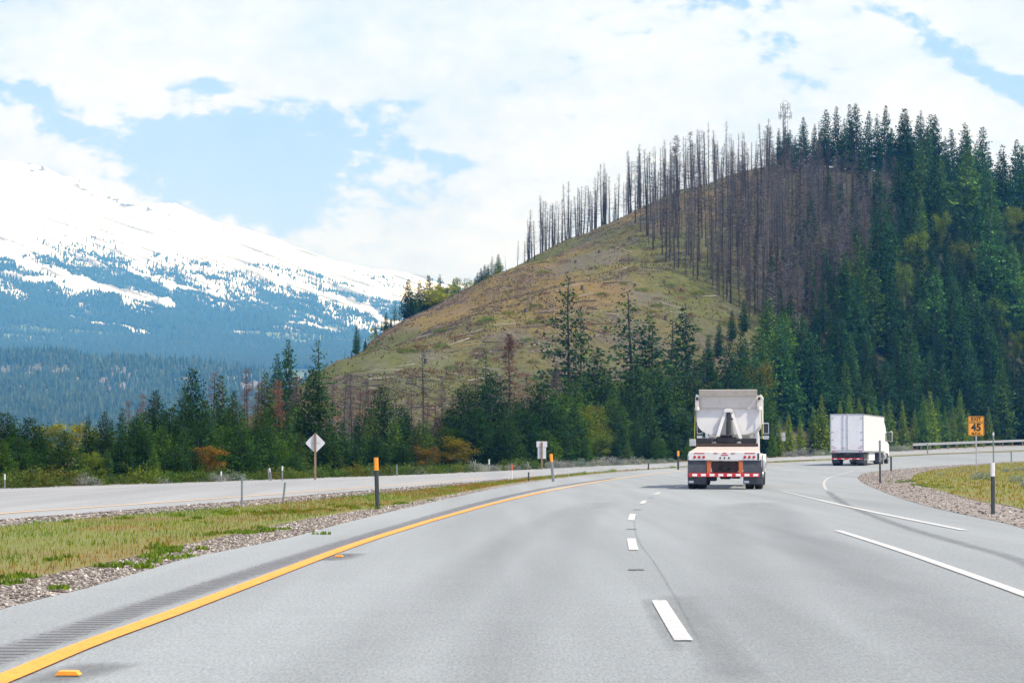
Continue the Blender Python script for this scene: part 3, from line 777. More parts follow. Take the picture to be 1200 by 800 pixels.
# bright green weeds at the gravel edge: small leafy tufts
def weeds(polyline_px, n_t, spread):
    w = resample(gpts(polyline_px, 6), .3); P_ = []; 
    for i in range(n_t):
        p = w[rng.integers(len(w))]; r = rng.normal(0, spread, 2); P_.append((p[0] + r[0], p[1] + r[1] * 2.5))
    P_ = np.array(P_)
    k = fbm(P_[:, 0] / .7, P_[:, 1] / 1.6, 3) > .52; P_ = P_[k]
    m = 34
    X = np.repeat(P_[:, 0], m) + rng.normal(0, .06, len(P_) * m); Y = np.repeat(P_[:, 1], m) + rng.normal(0, .08, len(P_) * m)
    h = rng.uniform(.02, .065, len(X)); c = lerp3((.07, .15, .012), (.15, .20, .02), rng.random(len(X)))
    blades('weeds', X, Y, h, c, wfac=.42, lean=.9, mat='weed', zoff=.005)
weeds([(-60, 700), (0, 682), (60, 672), (120, 660), (190, 645), (260, 631), (320, 619)], 150, .38)
weeds([(120, 612), (200, 608), (300, 601), (360, 600), (460, 590)], 110, .5)
weeds([(1060, 562), (1075, 567), (1095, 572)], 80, .5)
# ================================================================== FAR MOUNTAIN AND FOREST RIDGE
def py_to_z(py, Y):
    b = (400 - py) / F
    return CAMZ + Y * (_s + b * _c) / (_c - b * _s)
MC = np.array([[-900, 60], [-300, 120], [-60, 168], [0, 190], [40, 196], [60, 205], [90, 214], [118, 230], [150, 238], [170, 241], [190, 243], [205, 242], [225, 251], [262, 262], [290, 268], [310, 276], [340, 289],
               [370, 302], [410, 311], [450, 318], [500, 326], [560, 337], [620, 350], [800, 380], [1200, 430], [3000, 500]], float)
MY0, MY1 = 3900.0, 8200.0
def mount_py(U, t):
    crest = np.interp(U, MC[:, 0], MC[:, 1])
    base = 432.0
    return base + (crest - base) * (0.55 * t + .45 * t * t)
def mount_z(U, X, Y):
    t = np.clip((Y - MY0) / (MY1 - MY0), 0, 1)
    z = py_to_z(mount_py(U, t), np.minimum(Y, MY1))
    # gullies running down the fall line (towards the right and the viewer) and broken benches
    a = X / 900 + Y / 2600; b = X / 2600 - Y / 1400
    g = (ridged(a * 3 + 5, b * 1.1, 5) - .5) * 95 * sstep(.12, .5, t) * (1 - .75 * sstep(.85, 1, t))
    g2 = (fbm(X / 160, Y / 160, 4) - .5) * 45 * sstep(.1, .4, t) * (1 - .5 * sstep(.9, 1, t))
    rough = (ridged(X / 90, Y / 130, 4) - .5) * 26 * sstep(.9, .99, t) * sstep(320, 120, U)
    back = np.maximum(Y - MY1, 0)
    return z + g + g2 + rough - back * .35
CHUTES = [([(-40, 285), (40, 312), (110, 335), (150, 345), (205, 358)], 5), ([(0, 320), (60, 330), (100, 340)], 3), ([(300, 322), (340, 333), (380, 350), (430, 360), (448, 378), (475, 384)], 5),
    ([(60, 368), (110, 378), (140, 382), (175, 391)], 1.6), ([(335, 380), (360, 382), (400, 390)], 2.5), ([(150, 318), (210, 338), (260, 348)], 2.5), ([(380, 335), (420, 343), (470, 348)], 2.5), ([(220, 300), (290, 318), (330, 330)], 3)]
def forest_mask(U, PY, X, Y):
    """0 snow .. 1 dense forest, from elevation and exposure"""
    q = PY - U * .12                      # tree line falls to the right with the ridge
    n = fbm(U / 85 + 3, (PY - U * .33) / 16, 5)    # bands parallel to the slope
    n2 = fbm(U / 14 + 30, (PY - U * .2) / 10 + 7, 3)
    f = sstep(262, 330, q + (n - .5) * 130)
    f = f * (1 - .55 * sstep(.58, .70, n) * sstep(372, 340, q))
    f = f + (n2 - .5) * .35 * sstep(270, 300, q)
    for pts, w in CHUTES:
        p_ = np.array(pts, float); yy = np.interp(U, p_[:, 0], p_[:, 1]); ins = sstep(p_[0, 0] - 8, p_[0, 0] + 8, U) * sstep(p_[-1, 0] + 8, p_[-1, 0] - 8, U)
        f = f * (1 - ins * sstep(w * 1.5, w * .5, np.abs(PY - yy + (n2 - .5) * 8)))
    return np.clip(f, 0, 1)
us2 = np.concatenate([np.linspace(-900, -60, 30), np.linspace(-55, 620, 560), np.linspace(640, 2400, 30)])
Ys2 = np.concatenate([np.linspace(MY0 - 900, MY0, 6), np.linspace(MY0 + 10, MY1, 330), np.linspace(MY1 + 30, MY1 + 420, 5)])
def mount_zz(U, X, Y):
    z = mount_z(U, X, Y)
    return np.where(Y < MY0, z - (MY0 - Y) * .09, z)
def mount_col(U, X, Y, Z):
    _, PY = pix(X, Y, Z)
    f = forest_mask(U, PY, X, Y)
    n = fbm(X / 60, Y / 60, 4)
    snow = np.tile(np.array([[.80, .82, .85]]), (len(U), 1))
    rock = sstep(.64, .72, ridged(X / 120 + 3, Y / 260, 5)) * sstep(.985, .93, np.abs((Y - MY1) / (MY1 - MY0)) + .93) 
    crest = np.interp(U, MC[:, 0], MC[:, 1])
    rk = sstep(.60, .67, fbm(U / 9, PY / 4, 4)) * (sstep(14, 3, PY - crest) * sstep(60, 95, U) * sstep(215, 190, U) + sstep(24, 6, PY - crest) * (sstep(20, 35, U) * sstep(60, 50, U) + sstep(255, 262, U) * sstep(290, 275, U)))
    streak = sstep(.60, .66, fbm(U / 60 + 9, (PY - U * .36) / 3.2, 4)) * sstep(225, 262, PY) * .85
    c = blend(snow, (.13, .13, .16), np.clip(rk + streak, 0, 1))
    under = lerp3((.035, .050, .036), (.060, .080, .040), sstep(.4, .6, n))
    meadow = sstep(.42, .54, fbm(U / 120 + 50, (PY - U * .05) / 5.0, 4)) * sstep(372, 392, PY)
    under = under * (1 - meadow[:, None]) + np.array([[.15, .19, .085]]) * meadow[:, None]
    ff = sstep(.50, .95, f)
    return c * (1 - ff[:, None]) + under * ff[:, None]
ms = NT('mountain_surface')
_at = ms.node('ShaderNodeAttribute'); _at.attribute_name = 'Col'
_n = ms.noise(.02, 6, .7); _mm = ms.ramp(_n, [(.3, g3(.85)), (.7, g3(1.08))])
ms.l.new(ms.mix(1.0, _at.outputs['Color'], _mm, 'MULTIPLY'), ms.b.inputs['Base Color']); ms.b.inputs['Roughness'].default_value = .9; ms.b.inputs['Specular IOR Level'].default_value = .1
ms.bump(_n, .8, 12)
M['mount'] = ms.m
mo = grid_mesh('mountain', us2, Ys2, M['mount'], mount_zz, mount_col)
# near forested ridge
RY0, RY1 = 1500.0, 2900.0
RC = np.array([[-900, 404], [0, 413], [60, 412], [110, 414], [160, 417], [200, 420], [250, 424], [300, 430], [360, 437], [420, 446], [600, 470], [2400, 520]], float)
def ridge_z(U, X, Y):
    t = np.clip((Y - RY0) / (RY1 - RY0), 0, 1)
    crest = np.interp(U, RC[:, 0], RC[:, 1])
    crest = crest + 8
    z = py_to_z(530 + 14 + (crest - 544) * (t ** 1.15), np.minimum(Y, RY1))
    z = z + (fbm(X / 190, Y / 190, 4) - .5) * 26 * sstep(.1, .5, t)
    return z - np.maximum(Y - RY1, 0) * .12
us3 = np.linspace(-900, 1500, 240); Ys3 = np.concatenate([np.linspace(RY0 - 100, RY1, 70), np.linspace(RY1 + 30, MY0 - 300, 14)])
def ridge_col(U, X, Y, Z):
    n = fbm(X / 30, Y / 60, 4)
    c = lerp3((.030, .045, .026), (.055, .07, .035), sstep(.4, .6, n))
    _, PY = pix(X, Y, Z)
    bare = sstep(.47, .56, fbm(X / 16 + 3, Y / 60, 4)) * sstep(426, 434, PY) * sstep(470, 456, PY)
    c = c * (1 - bare[:, None]) + np.array([[.17, .145, .14]]) * bare[:, None]
    c = blend(c, (.10, .12, .05), sstep(.52, .62, fbm(X / 50, Y / 200 + 8, 3)) * sstep(-200, 50, Y - RY1))
    return c
ro = grid_mesh('hills', us3, Ys3, M['mount'], ridge_z, ridge_col)

def cones(name, X, Y, Z, h, r, col, k=5):
    n = len(X); a = rng.uniform(0, 6.28, (n, 1)) + np.arange(k)[None] * 2 * math.pi / k
    V = np.zeros((n, k + 1, 3))
    rr = r[:, None] * rng.uniform(.7, 1.25, (n, k))
    V[:, :k, 0] = X[:, None] + np.cos(a) * rr; V[:, :k, 1] = Y[:, None] + np.sin(a) * rr; V[:, :k, 2] = Z[:, None] + h[:, None] * rng.uniform(-.02, .16, (n, k))
    V[:, k, 0] = X; V[:, k, 1] = Y; V[:, k, 2] = Z + h
    b = (np.arange(n) * (k + 1))[:, None]
    Fc = np.stack([b + np.arange(k)[None], b + (np.arange(k)[None] + 1) % k, b + np.full((1, k), k)], -1).reshape(-1, 3)
    o = mesh_np(name, V.reshape(-1, 3), Fc, M['farfir'], col=np.repeat(col, k + 1, 0)); return o
# mountain forest
n = 170000
U = rng.uniform(-60, 640, n); T = rng.uniform(0, 1, n) ** 1.15; Y = MY0 + T * (MY1 - MY0) * .96
X = (U - 600) / F * Y; Z = mount_z(U, X, Y); _, PY = pix(X, Y, Z)
f = forest_mask(U, PY, X, Y)
mead = sstep(.42, .54, fbm(U / 120 + 50, (PY - U * .05) / 5.0, 4)) * sstep(372, 392, PY)
p = np.clip((f - .12) * 1.25, 0, 1) ** 1.5 * (1 - .85 * mead)
k = rng.random(n) < p; X, Y, Z = X[k], Y[k], Z[k]; h = rng.uniform(7, 15, len(X)); 
cl = lerp3((.020, .034, .030), (.040, .058, .038), rng.random(len(X)))
o = cones('mountain_forest', X, Y, Z, h, h * .20, cl); tag(o, kind='stuff')
# ridge forest: taller on screen, three-tier crowns
n = 30000
U = rng.uniform(-80, 620, n); T = rng.uniform(0.0, 1, n) ** .9; Y = RY0 + T * (RY1 - RY0)
X = (U - 600) / F * Y; Z = ridge_z(U, X, Y); _, PY = pix(X, Y, Z)
bare = sstep(.47, .56, fbm(X / 16 + 3, Y / 60, 4)) * sstep(426, 434, PY) * sstep(470, 456, PY)
k = rng.random(n) > bare * .97; X, Y, Z = X[k], Y[k], Z[k]; h = rng.uniform(6, 12, len(X)); cl = lerp3((.016, .032, .022), (.055, .075, .035), rng.random(len(X)) ** 2.2)
XX = np.concatenate([X, X]); YY = np.concatenate([Y, Y]); ZZ = np.concatenate([Z, Z + h * .35]); hh = np.concatenate([h * .75, h * .65]); rr = np.concatenate([h * .19, h * .13]); cc = np.concatenate([cl, cl])
o = cones('ridge_forest', XX, YY, ZZ, hh, rr, cc); tag(o, kind='stuff')

# ================================================================== HAZE
hz = MB(); hz.box((-9000, -400, -260), (9000, 8700, 1500), None)
ho = hz.build('haze'); ho['kind'] = 'stuff'
hm = bpy.data.materials.new('haze_air'); hm.use_nodes = True; hn = hm.node_tree; hn.nodes.clear()
hout = hn.nodes.new('ShaderNodeOutputMaterial'); pv = hn.nodes.new('ShaderNodeVolumePrincipled')
pv.inputs['Absorption Color'].default_value = (1, 1, 1, 1); pv.inputs['Color'].default_value = (.075, .37, 1.0, 1); pv.inputs['Density'].default_value = HAZE; pv.inputs['Anisotropy'].default_value = .0
hn.links.new(pv.outputs[0], hout.inputs['Volume']); ho.data.materials.clear(); ho.data.materials.append(hm)
# ================================================================== ROADSIDE FURNITURE
def base_at(px, py, dz=.0):
    x, y = gflat(px, py); return x, y, float(rz(y)) + dz, y / F
def delineator(px, top, base, body, cap, lab, capfrac=.25, wpx=2.2, lean=0, leany=0, group='marker posts along the road edges'):
    x, y, z, mpp = base_at(px, base, .0)
    h = (base - top) * mpp; w = max(wpx * mpp, .05)
    t = empty('marker_post', (x, y, z)); tag(t, lab, 'marker post', group)
    R = Matrix.Rotation(lean, 3, 'Y') @ Matrix.Rotation(leany, 3, 'X')
    m = MB(); w2 = w / 2
    # curved flexible blade: shallow channel section
    prof = [(-w2, 0), (-w2 * .5, -w * .14), (w2 * .5, -w * .14), (w2, 0), (w2 * .5, w * .05), (-w2 * .5, w * .05)]
    m.prism(prof, 'z', -.15, h - (0 if cap is None else h * capfrac), M[body]); m.v = [tuple(R @ Vector(v)) for v in m.v]
    m.build('post', t)
    if cap:
        m = MB(); g = w * .06
        prof2 = [(p[0] * 1.08, p[1] * 1.08) for p in prof]
        m.prism(prof2, 'z', h * (1 - capfrac), h, M[cap]); m.v = [tuple(R @ Vector(v)) for v in m.v]
        m.build('reflector_band', t)
    return t
delineator(442.5, 536, 596, 'postdark', 'postorange', 'thick black marker post with orange top, tallest of those on the median', .25, 5.0, -.035)
delineator(648.5, 531.5, 564, 'postgrey', 'postorange', 'grey marker post with orange top on the median, in front of the two-panel sign back', .29, 3.4, -.09)
delineator(794.8, 528, 550, 'postdark', 'postorange', 'small dark marker post with orange top, just left of the dump truck', .28, 2.4)
delineator(283.5, 558.5, 590, 'postgrey', None, 'plain grey thin marker post by the near gravel edge, left of the diamond sign', 0, 2.0)
delineator(331.5, 565, 590, 'postgrey', None, 'very thin leaning grey marker post in the median grass, without any top band', 0, 1.2, .10)
delineator(330.8, 546, 562.6, 'postgrey', 'postwhite', 'slim marker post with pale top across the far road, just left of the diamond sign', .3, 1.8)
delineator(315.5, 548.5, 563, 'postgrey', None, 'grey marker post leaning left, left one of the leaning pair across the road', 0, 1.4, -.10)
delineator(318.2, 548, 563, 'postgrey', 'postwhite', 'grey marker post leaning right, right one of the leaning pair across the road', .3, 1.4, -.16)
delineator(259.2, 552, 564.2, 'postgrey', 'postwhite', 'short pale marker post by the shrubs across the road, under the orange-leaved bush', .4, 1.6)
delineator(5.5, 555, 572, 'postgrey', 'postwhite', 'short pale marker post by the shrubs at the far left end of the road', .4, 1.8)
delineator(465, 544, 557.4, 'postgrey', None, 'short dark grey marker post across the road, right of the big orange-topped post', 0, 1.6)
delineator(573.2, 538, 552.2, 'postgrey', 'postwhite', 'short pale marker post across the road beside the yellow bush', .4, 1.5)
delineator(619.5, 553, 563.6, 'postdark', None, 'short dark marker post in the median, between the red-topped and orange-topped ones', 0, 1.8)
delineator(600, 544, 562.5, 'postwhite', 'postred', 'thin pale marker post with red top on the median', .38, 1.6)
delineator(760, 543, 549.6, 'postdark', None, 'tiny dark marker post on the narrow end of the median', 0, 1.6)
delineator(1163.8, 542, 602.5, 'postdark', 'postwhite', 'dark thick marker post with white top in the gravel of the island', .265, 4.8)
delineator(1164.4, 506.5, 544.6, 'postgrey', 'postwhite', 'tall thin grey marker post with tiny white top, right of the exit sign', .10, 1.7)
delineator(1031.4, 516, 566, 'postdark', 'postgrey', 'dark marker post at the gravel nose of the island, before the box truck', .5, 2.3)
delineator(1044.3, 535, 551.6, 'postdark', None, 'short dark marker post behind the island nose, right of the box truck', 0, 2.2)
delineator(1087, 519.5, 531.6, 'postgrey', None, 'small grey marker post in front of the guardrail', 0, 1.4)
delineator(1185.3, 528.5, 541.5, 'postgrey', None, 'short grey marker post on the far grass edge of the island', 0, 1.8)

def sign_thing(px, base, lab, name='road_sign', rot=0.0):
    x, y, z, mpp = base_at(px, base, .0)
    t = empty(name, (x, y, z), rot); tag(t, lab, 'road sign'); return t, mpp
# diamond sign seen from behind
t, mp = sign_thing(369.3, 562, 'diamond warning sign seen from its pale blank back on a wooden post')
m = MB(); r = 12 * mp; zc = 43 * mp; e = .08 * r
def rdiamond(r, e):
    pts = []
    for k in range(4):
        a = math.pi / 2 * k
        for s_ in (-1, 1): pts.append(((r - e) * math.cos(a) - s_ * e * math.sin(a) * 1.0, (r - e) * math.sin(a) + s_ * e * math.cos(a)))
    return pts
m.prism([(p[0], zc + p[1]) for p in rdiamond(r, e)], 'y', .03, .036, M['signback']); m.build('sign_plate', t)
m = MB(); m.box((-.05, -.055, -.3), (.05, .028, zc + r * .98), M['wood'], bev=.008); m.build('post', t)
m = MB(); m.box((-r * .45, .0285, zc - .05 + .02), (r * .45, .0295, zc + .02), M['galv']); m.build('brace', t)
# two-panel sign seen from behind
t, mp = sign_thing(635, 549.8, 'two-panel road sign seen from its grey blank back, wide small panel above a tall one')
m = MB(); m.box((-6.3 * mp, .03, 26.1 * mp), (6.2 * mp, .036, 32.8 * mp), M['signback'], bev=.002); m.build('upper_plate', t)
m = MB(); m.box((-4.8 * mp, .03, 12.5 * mp), (4.9 * mp, .036, 25.9 * mp), M['signback'], bev=.002); m.build('lower_plate', t)
m = MB(); m.box((-.06, -.06, -.3), (.06, .028, 32 * mp), M['wood'], bev=.008); m.build('post', t)
# distant grey sign back right of the dump truck
t, mp = sign_thing(915.4, 534.6, 'small grey blank sign back by the trees, right of the dump truck')
m = MB(); m.box((-5.2 * mp, .03, 18 * mp), (5.2 * mp, .036, 28 * mp), M['galv'], bev=.002); m.build('sign_plate', t)
m = MB(); m.tube((0, -.03, -.3), (0, -.03, 27 * mp), .06, .06, M['galv']); m.build('post', t)
# exit 45 advisory sign
t, mp = sign_thing(1144.3, 546.6, 'orange EXIT 45 M.P.H. advisory speed sign on a thin grey post', rot=-.12)
zt = 59 * mp; hb = 22.8 * mp; w = 9.2 * mp; split = zt - 7.2 * mp
def plate(z0, z1, name):
    m = MB()
    def rr(x0, x1, a, b, e): return [(x0 + e, a), (x1 - e, a), (x1, a + e), (x1, b - e), (x1 - e, b), (x0 + e, b), (x0, b - e), (x0, a + e)]
    m.prism(rr(-w, w, z0, z1, .06), 'y', -.004, 0, M['signorange'])
    o = m.build(name, t)
    m = MB(); g = .035; k = .03     # black border ring, 3 mm proud
    A = rr(-w + g, w - g, z0 + g, z1 - g, .045); B = rr(-w + g + k, w - g - k, z0 + g + k, z1 - g - k, .035)
    vs = [(p[0], -.007, p[1]) for p in A] + [(p[0], -.007, p[1]) for p in B]
    m.add(vs, [(i, (i + 1) % 8, 8 + (i + 1) % 8, 8 + i) for i in range(8)], M['signblack'])
    m.build('border', o); return o
p1_ = plate(split + .012, zt, 'exit_panel'); p2_ = plate(zt - hb, split - .012, 'speed_panel')
def text_mesh(s, size, loc, parent, mat, name='lettering', sx=1.0, ext=.002, bold=.0, rot=(math.pi / 2, 0, 0)):
    cu = bpy.data.curves.new('txt', 'FONT'); cu.body = s; cu.size = size; cu.align_x = 'CENTER'; cu.align_y = 'CENTER'; cu.extrude = ext; cu.offset = bold
    o = bpy.data.objects.new('txt', cu); COL.objects.link(o)
    dg = bpy.context.evaluated_depsgraph_get(); me = bpy.data.meshes.new_from_object(o.evaluated_get(dg)); bpy.data.objects.remove(o)
    me.materials.clear(); me.materials.append(mat)
    n = bpy.data.objects.new(name, me); COL.objects.link(n); n.parent = parent; n.location = loc; n.rotation_euler = rot; n.scale = (sx, 1, 1); return n
text_mesh('EXIT', .36, (0, -.010, (split + zt) / 2 + .006), p1_, M['signblack'], sx=1.05, bold=.012)
zb = zt - hb
text_mesh('45', .76, (0, -.010, zb + (split - zb) * .60), p2_, M['signblack'], sx=.98, bold=.03)
text_mesh('M.P.H.', .23, (0, -.010, zb + (split - zb) * .17), p2_, M['signblack'], sx=1.15, bold=.008)
m = MB(); m.box((-.05, .003, -.3), (.05, .06, zt - .05), M['galv'], bev=.01); m.build('post', t)

# guardrails
def guardrail(pts3, lab, gap=3.8, group=None, hh=.80):
    pts3 = [Vector(p) for p in pts3]
    d = [0]
    for a, b in zip(pts3, pts3[1:]): d.append(d[-1] + (b - a).length)
    n = int(d[-1] / gap) + 1
    org = pts3[0]; t = empty('guardrail', org); tag(t, lab, 'guardrail')
    P_ = []
    for i in range(n + 1):
        s_ = d[-1] * i / n; P_.append(Vector([np.interp(s_, d, [p[k] for p in pts3]) for k in range(3)]) - org)
    m = MB()
    prof = [(.0, .49), (.045, .53), (.045, .58), (0, .62), (0, .67), (.045, .71), (.045, .76), (0, hh), (-.005, hh), (-.005, .49)]
    vs = []
    for i, p in enumerate(P_):
        q = P_[min(i + 1, n)] - P_[max(i - 1, 0)]; q.z = 0; q.normalize(); nn = Vector((q.y, -q.x, 0))
        if nn.y > 0: nn = -nn
        for a, b in prof: vs.append(p + nn * (a + .09) + Vector((0, 0, b)))
    k = len(prof); fs = []
    for i in range(n):
        for j in range(k): fs.append((i * k + j, i * k + (j + 1) % k, (i + 1) * k + (j + 1) % k, (i + 1) * k + j))
    m.add(vs, fs, M['galvlight']); m.build('rail_beam', t)
    for p in P_:
        m = MB(); m.box((p.x - .07, p.y - .08, p.z - .4), (p.x + .07, p.y + .08, p.z + .72), M['wood'], bev=.008); m.build('post', t)
    return t
M['galvlight'] = simple('galvanised_beam', (.26, .28, .30), .7, .1, var=.08, scale=3)
gp = []
for x, y in spline([(1069, 528.0), (1100, 526.6), (1140, 524.8), (1200, 522.4), (1290, 519.4), (1400, 516.6)], 4):
    X, Y = gflat(x, y); gp.append((X, Y, float(rz(Y)) + .12))
guardrail(gp, 'long low galvanised guardrail curving along the far side of the road behind the exit sign', hh=.80)

# ================================================================== VEHICLES
def wheel(t, x0, x1, y, r, hub='alu', dual=False, face=1):
    """tyre + rim, axle along x"""
    c = (0, 0, 0); w = x1 - x0
    o = empty_part = None
    m = MB()
    prof = [(0, r * .62), (0, r * .90), (w * .10, r * .985), (w * .22, r), (w * .45, r), (w * .47, r * .975), (w * .53, r * .975), (w * .55, r), (w * .78, r), (w * .90, r * .985), (w, r * .90), (w, r * .62)]
    m.lathe(prof, c, M['rubber'], 28, 'x'); ty = m.build('wheel', t, smooth=False)
    ty.location = (x0, y, r)
    m = MB(); f = w if face > 0 else 0; s_ = 1 if face > 0 else -1
    m.lathe([(f - s_ * .05, r * .60), (f - s_ * .01, r * .58), (f - s_ * .03, r * .50), (f - s_ * .10, r * .40), (f - s_ * .06, r * .22), (f + s_ * .02, r * .18), (f + s_ * .03, r * .08)], c, M[hub], 20, 'x')
    m.build('rim', ty); return ty
# ---- dump truck -----------------------------------------------------------
x0, y0 = gflat(849.5, 573)
T = empty('dump_truck', (x0, y0, 0), -math.radians(6.8)); tag(T, 'white dump truck seen from behind, with rounded tub and orange frame brackets', 'dump truck')
for sx in (-1, 1):
    for yy in (.52, 1.88):
        for (a, b) in ((.70, .98), (1.02, 1.29)):
            xa, xb = (a, b) if sx > 0 else (-b, -a)
            wheel(T, xa, xb, yy, .51, face=sx)
for yy in (.52, 1.88):
    m = MB(); m.tube((-1.0, yy, .51), (1.0, yy, .51), .08, .08, M['black'], 10); m.lathe([(-.22, .05), (-.16, .17), (.16, .17), (.22, .05)], (0, yy, .51), M['black'], 14, 'x'); m.build('axle', T)
for sx in (-1, 1):
    xa, xb = sorted((sx * .64, sx * 1.27))
    m = MB()
    n = 6
    for i in range(n):      # slightly curved hanging flap
        z1 = 1.02 - .84 * i / n; z0 = 1.02 - .84 * (i + 1) / n; q = -.16 - .05 * math.sin(i / n * 2.4); q2 = -.16 - .05 * math.sin((i + 1) / n * 2.4)
        m.add([(xa, q2, z0), (xb, q2, z0), (xb, q, z1), (xa, q, z1), (xa, q2 + .02, z0), (xb, q2 + .02, z0), (xb, q + .02, z1), (xa, q + .02, z1)],
              [(0, 1, 2, 3), (7, 6, 5, 4), (0, 3, 7, 4), (1, 5, 6, 2), (0, 4, 5, 1)], M['flap'])
    m.box((xa + .03, -.235, .22), (xa + .20, -.229, .30), M['signback'])
    m.build('mud_flap', T)
# chassis behind
m = MB()
m.box((-.45, -.02, .62), (-.36, 8.6, .96), M['frame']); m.box((.36, -.02, .62), (.45, 8.6, .96), M['frame'])
m.box((-.43, .0, .55), (.43, .06, .98), M['frame']); m.box((-.35, .2, .50), (.35, 2.4, .60), M['black'])
m.tube((-.2, -.03, .74), (.2, -.03, .74), .05, .05, M['black'])
m.box((-.08, -.10, .66), (.08, .0, .80), M['black'], bev=.01)
m.tube((.36, .9, .36), (.36, .9, .52), .16, .1, M['black'], 10)
m.box((-.62, .25, .28), (-.30, .9, .52), M['black'], bev=.03)
m.build('chassis', T)
for sx in (-1, 1):
    xa, xb = sorted((sx * .48, sx * .62)); m = MB(); m.box((xa, -.20, .50), (xb, -.14, 1.0), M['orange'], bev=.008); m.box((xa, -.14, .92), (xb, .2, 1.0), M['orange'], bev=.006); m.build('bumper_bracket', T)
m = MB(); m.box((-1.24, -.30, .43), (1.20, -.245, .56), M['red'], bev=.006); bar = m.build('underride_bar', T)
for i in range(8):
    xc = -1.08 + i * .30 + .05
    m = MB(); m.box((xc - .085, -.304, .455), (xc + .085, -.3005, .535), M['reflwhite']); m.build('reflector', bar)
# rear light panel
m = MB(); m.box((-1.24, -.22, 1.0), (1.22, -.12, 1.30), M['white'], bev=.012); m.box((1.13, -.226, 1.02), (1.19, -.221, 1.24), M['black']); pan = m.build('light_panel', T)
for sx in (-1, 1):
    for k in range(3):
        xc = sx * (1.02 - k * .155) - .01
        m = MB(); m.lathe([(.0, .050), (-.012, .050), (-.016, .042)], (xc, -.2215, 1.115), M['redlight'], 16, 'y'); m.build('tail_light', pan)
    m = MB(); m.box((sx * .87 - .18, -.228, 1.235), (sx * .87 + .18, -.221, 1.262), M['red']); m.build('reflector', pan)
for xc, zc, w_, mt in ((-.31, 1.245, .07, 'redlight'), (0, 1.25, .07, 'redlight'), (.29, 1.24, .07, 'redlight'), (0, 1.185, .12, 'red')):
    m = MB(); m.box((xc - w_, -.228, zc - .014), (xc + w_, -.221, zc + .014), M[mt]); m.build('marker_light', pan)
for xc in (-.15, 0, .15):
    m = MB(); m.lathe([(.0, .032), (-.008, .032), (-.010, .025)], (xc, -.2215, 1.085), M['glass'], 14, 'y'); m.build('round_plug', pan)
# sloping deck between light panel and tub
m = MB()
m.add([(-1.24, -.12, 1.28), (1.22, -.12, 1.28), (1.16, 1.6, 1.475), (-1.02, 1.6, 1.475), (-1.24, -.12, 1.22), (1.22, -.12, 1.22), (1.16, 1.6, 1.40), (-1.02, 1.6, 1.40)],
      [(0, 1, 2, 3), (7, 6, 5, 4), (0, 4, 5, 1), (1, 5, 6, 2), (2, 6, 7, 3), (3, 7, 4, 0)], M['creamdirty'] if 'creamdirty' in M else M['cream'])
m.build('rear_deck', T)
for sx in (-1, 1):   # fenders
    m = MB(); prof = []
    for k in range(13):
        a = math.pi * (1 - k / 12); prof.append((1.2 + 1.28 * math.cos(a), 1.02 + .22 * math.sin(a) ** .5 if 0 < k < 12 else .80))
    pr = prof + [(p[0], p[1] - .03) for p in prof[::-1]]
    xa, xb = sorted((sx * .66, sx * 1.285)); m.prism(pr, 'x', xa, xb, M['white']); m.build('fender', T)
# sub frame
m = MB()
m.box((-1.08, 1.75, 1.47), (1.12, 2.0, 1.59), M['frame'], bev=.01)
m.box((-.45, 1.9, 1.0), (-.32, 8.2, 1.5), M['frame']); m.box((.32, 1.9, 1.0), (.45, 8.2, 1.5), M['frame'])
for sx in (-1, 1):
    xa, xb = sorted((sx * .52, sx * 1.05)); m.box((xa, 1.85, 1.592), (xb, 2.3, 1.78), M['black'], bev=.02)
m.box((-1.28, 1.2, 1.50), (-1.06, 1.5, 1.74), M['galv'], bev=.01)
m.box((-.36, 1.9, 1.592), (.36, 2.3, 1.84), M['black'], bev=.03); m.tube((-.5, 2.05, 1.72), (.5, 2.05, 1.72), .05, .05, M['black'])
m.box((-.22, 1.82, 1.84), (.22, 2.2, 1.90), M['black'], bev=.02)
m.build('subframe', T)
# tub
ox = .06; ty0, ty1 = 2.25, 8.0
def tubprof(w, top, bot, r, flat):
    pts = [(-w, top)]
    for k in range(9):
        a = k / 8; ang = math.pi + a * (math.pi / 2)
        pts.append((-flat + (w - flat) * math.cos(ang) , bot + r + r * math.sin(ang)))
    return pts + [(-p[0], p[1]) for p in pts[::-1]]
po = tubprof(1.11, 3.30, 1.90, .46, .50); pi_ = [(p[0] * .965, max(p[1], 1.94) if p[1] < 3.2 else 3.30) for p in po]
m = MB(); n = len(po)
vs = []
for yy in (ty0, ty1):
    vs += [(p[0] + ox, yy, p[1]) for p in po]
    vs += [(p[0] + ox, yy + (.05 if yy == ty0 else -.05), p[1]) for p in pi_]
fs = []
for i in range(n - 1):
    fs.append((i, i + 1, 2 * n + i + 1, 2 * n + i)); fs.append((n + i + 1, n + i, 3 * n + i, 3 * n + i + 1))
fs += [(0, 2 * n, 3 * n, n), (n - 1, 2 * n - 1, 4 * n - 1, 3 * n - 1)]
m.add(vs, fs, M['white'])
m.add([(p[0] + ox, ty0, p[1]) for p in po] + [(p[0] + ox, ty0 + .04, p[1]) for p in po], [tuple(range(n)), tuple(range(n, 2 * n))[::-1], (0, n, 2 * n - 1, n - 1)], M['white'])
m.add([(p[0] + ox, ty1, p[1]) for p in po] + [(p[0] + ox, ty1 - .04, p[1]) for p in po], [tuple(range(n))[::-1], tuple(range(n, 2 * n)), (0, n - 1, 2 * n - 1, n)], M['white'])
tub = m.build('tub', T)
m = MB()      # top lip of the rear plate, leaning back, cream
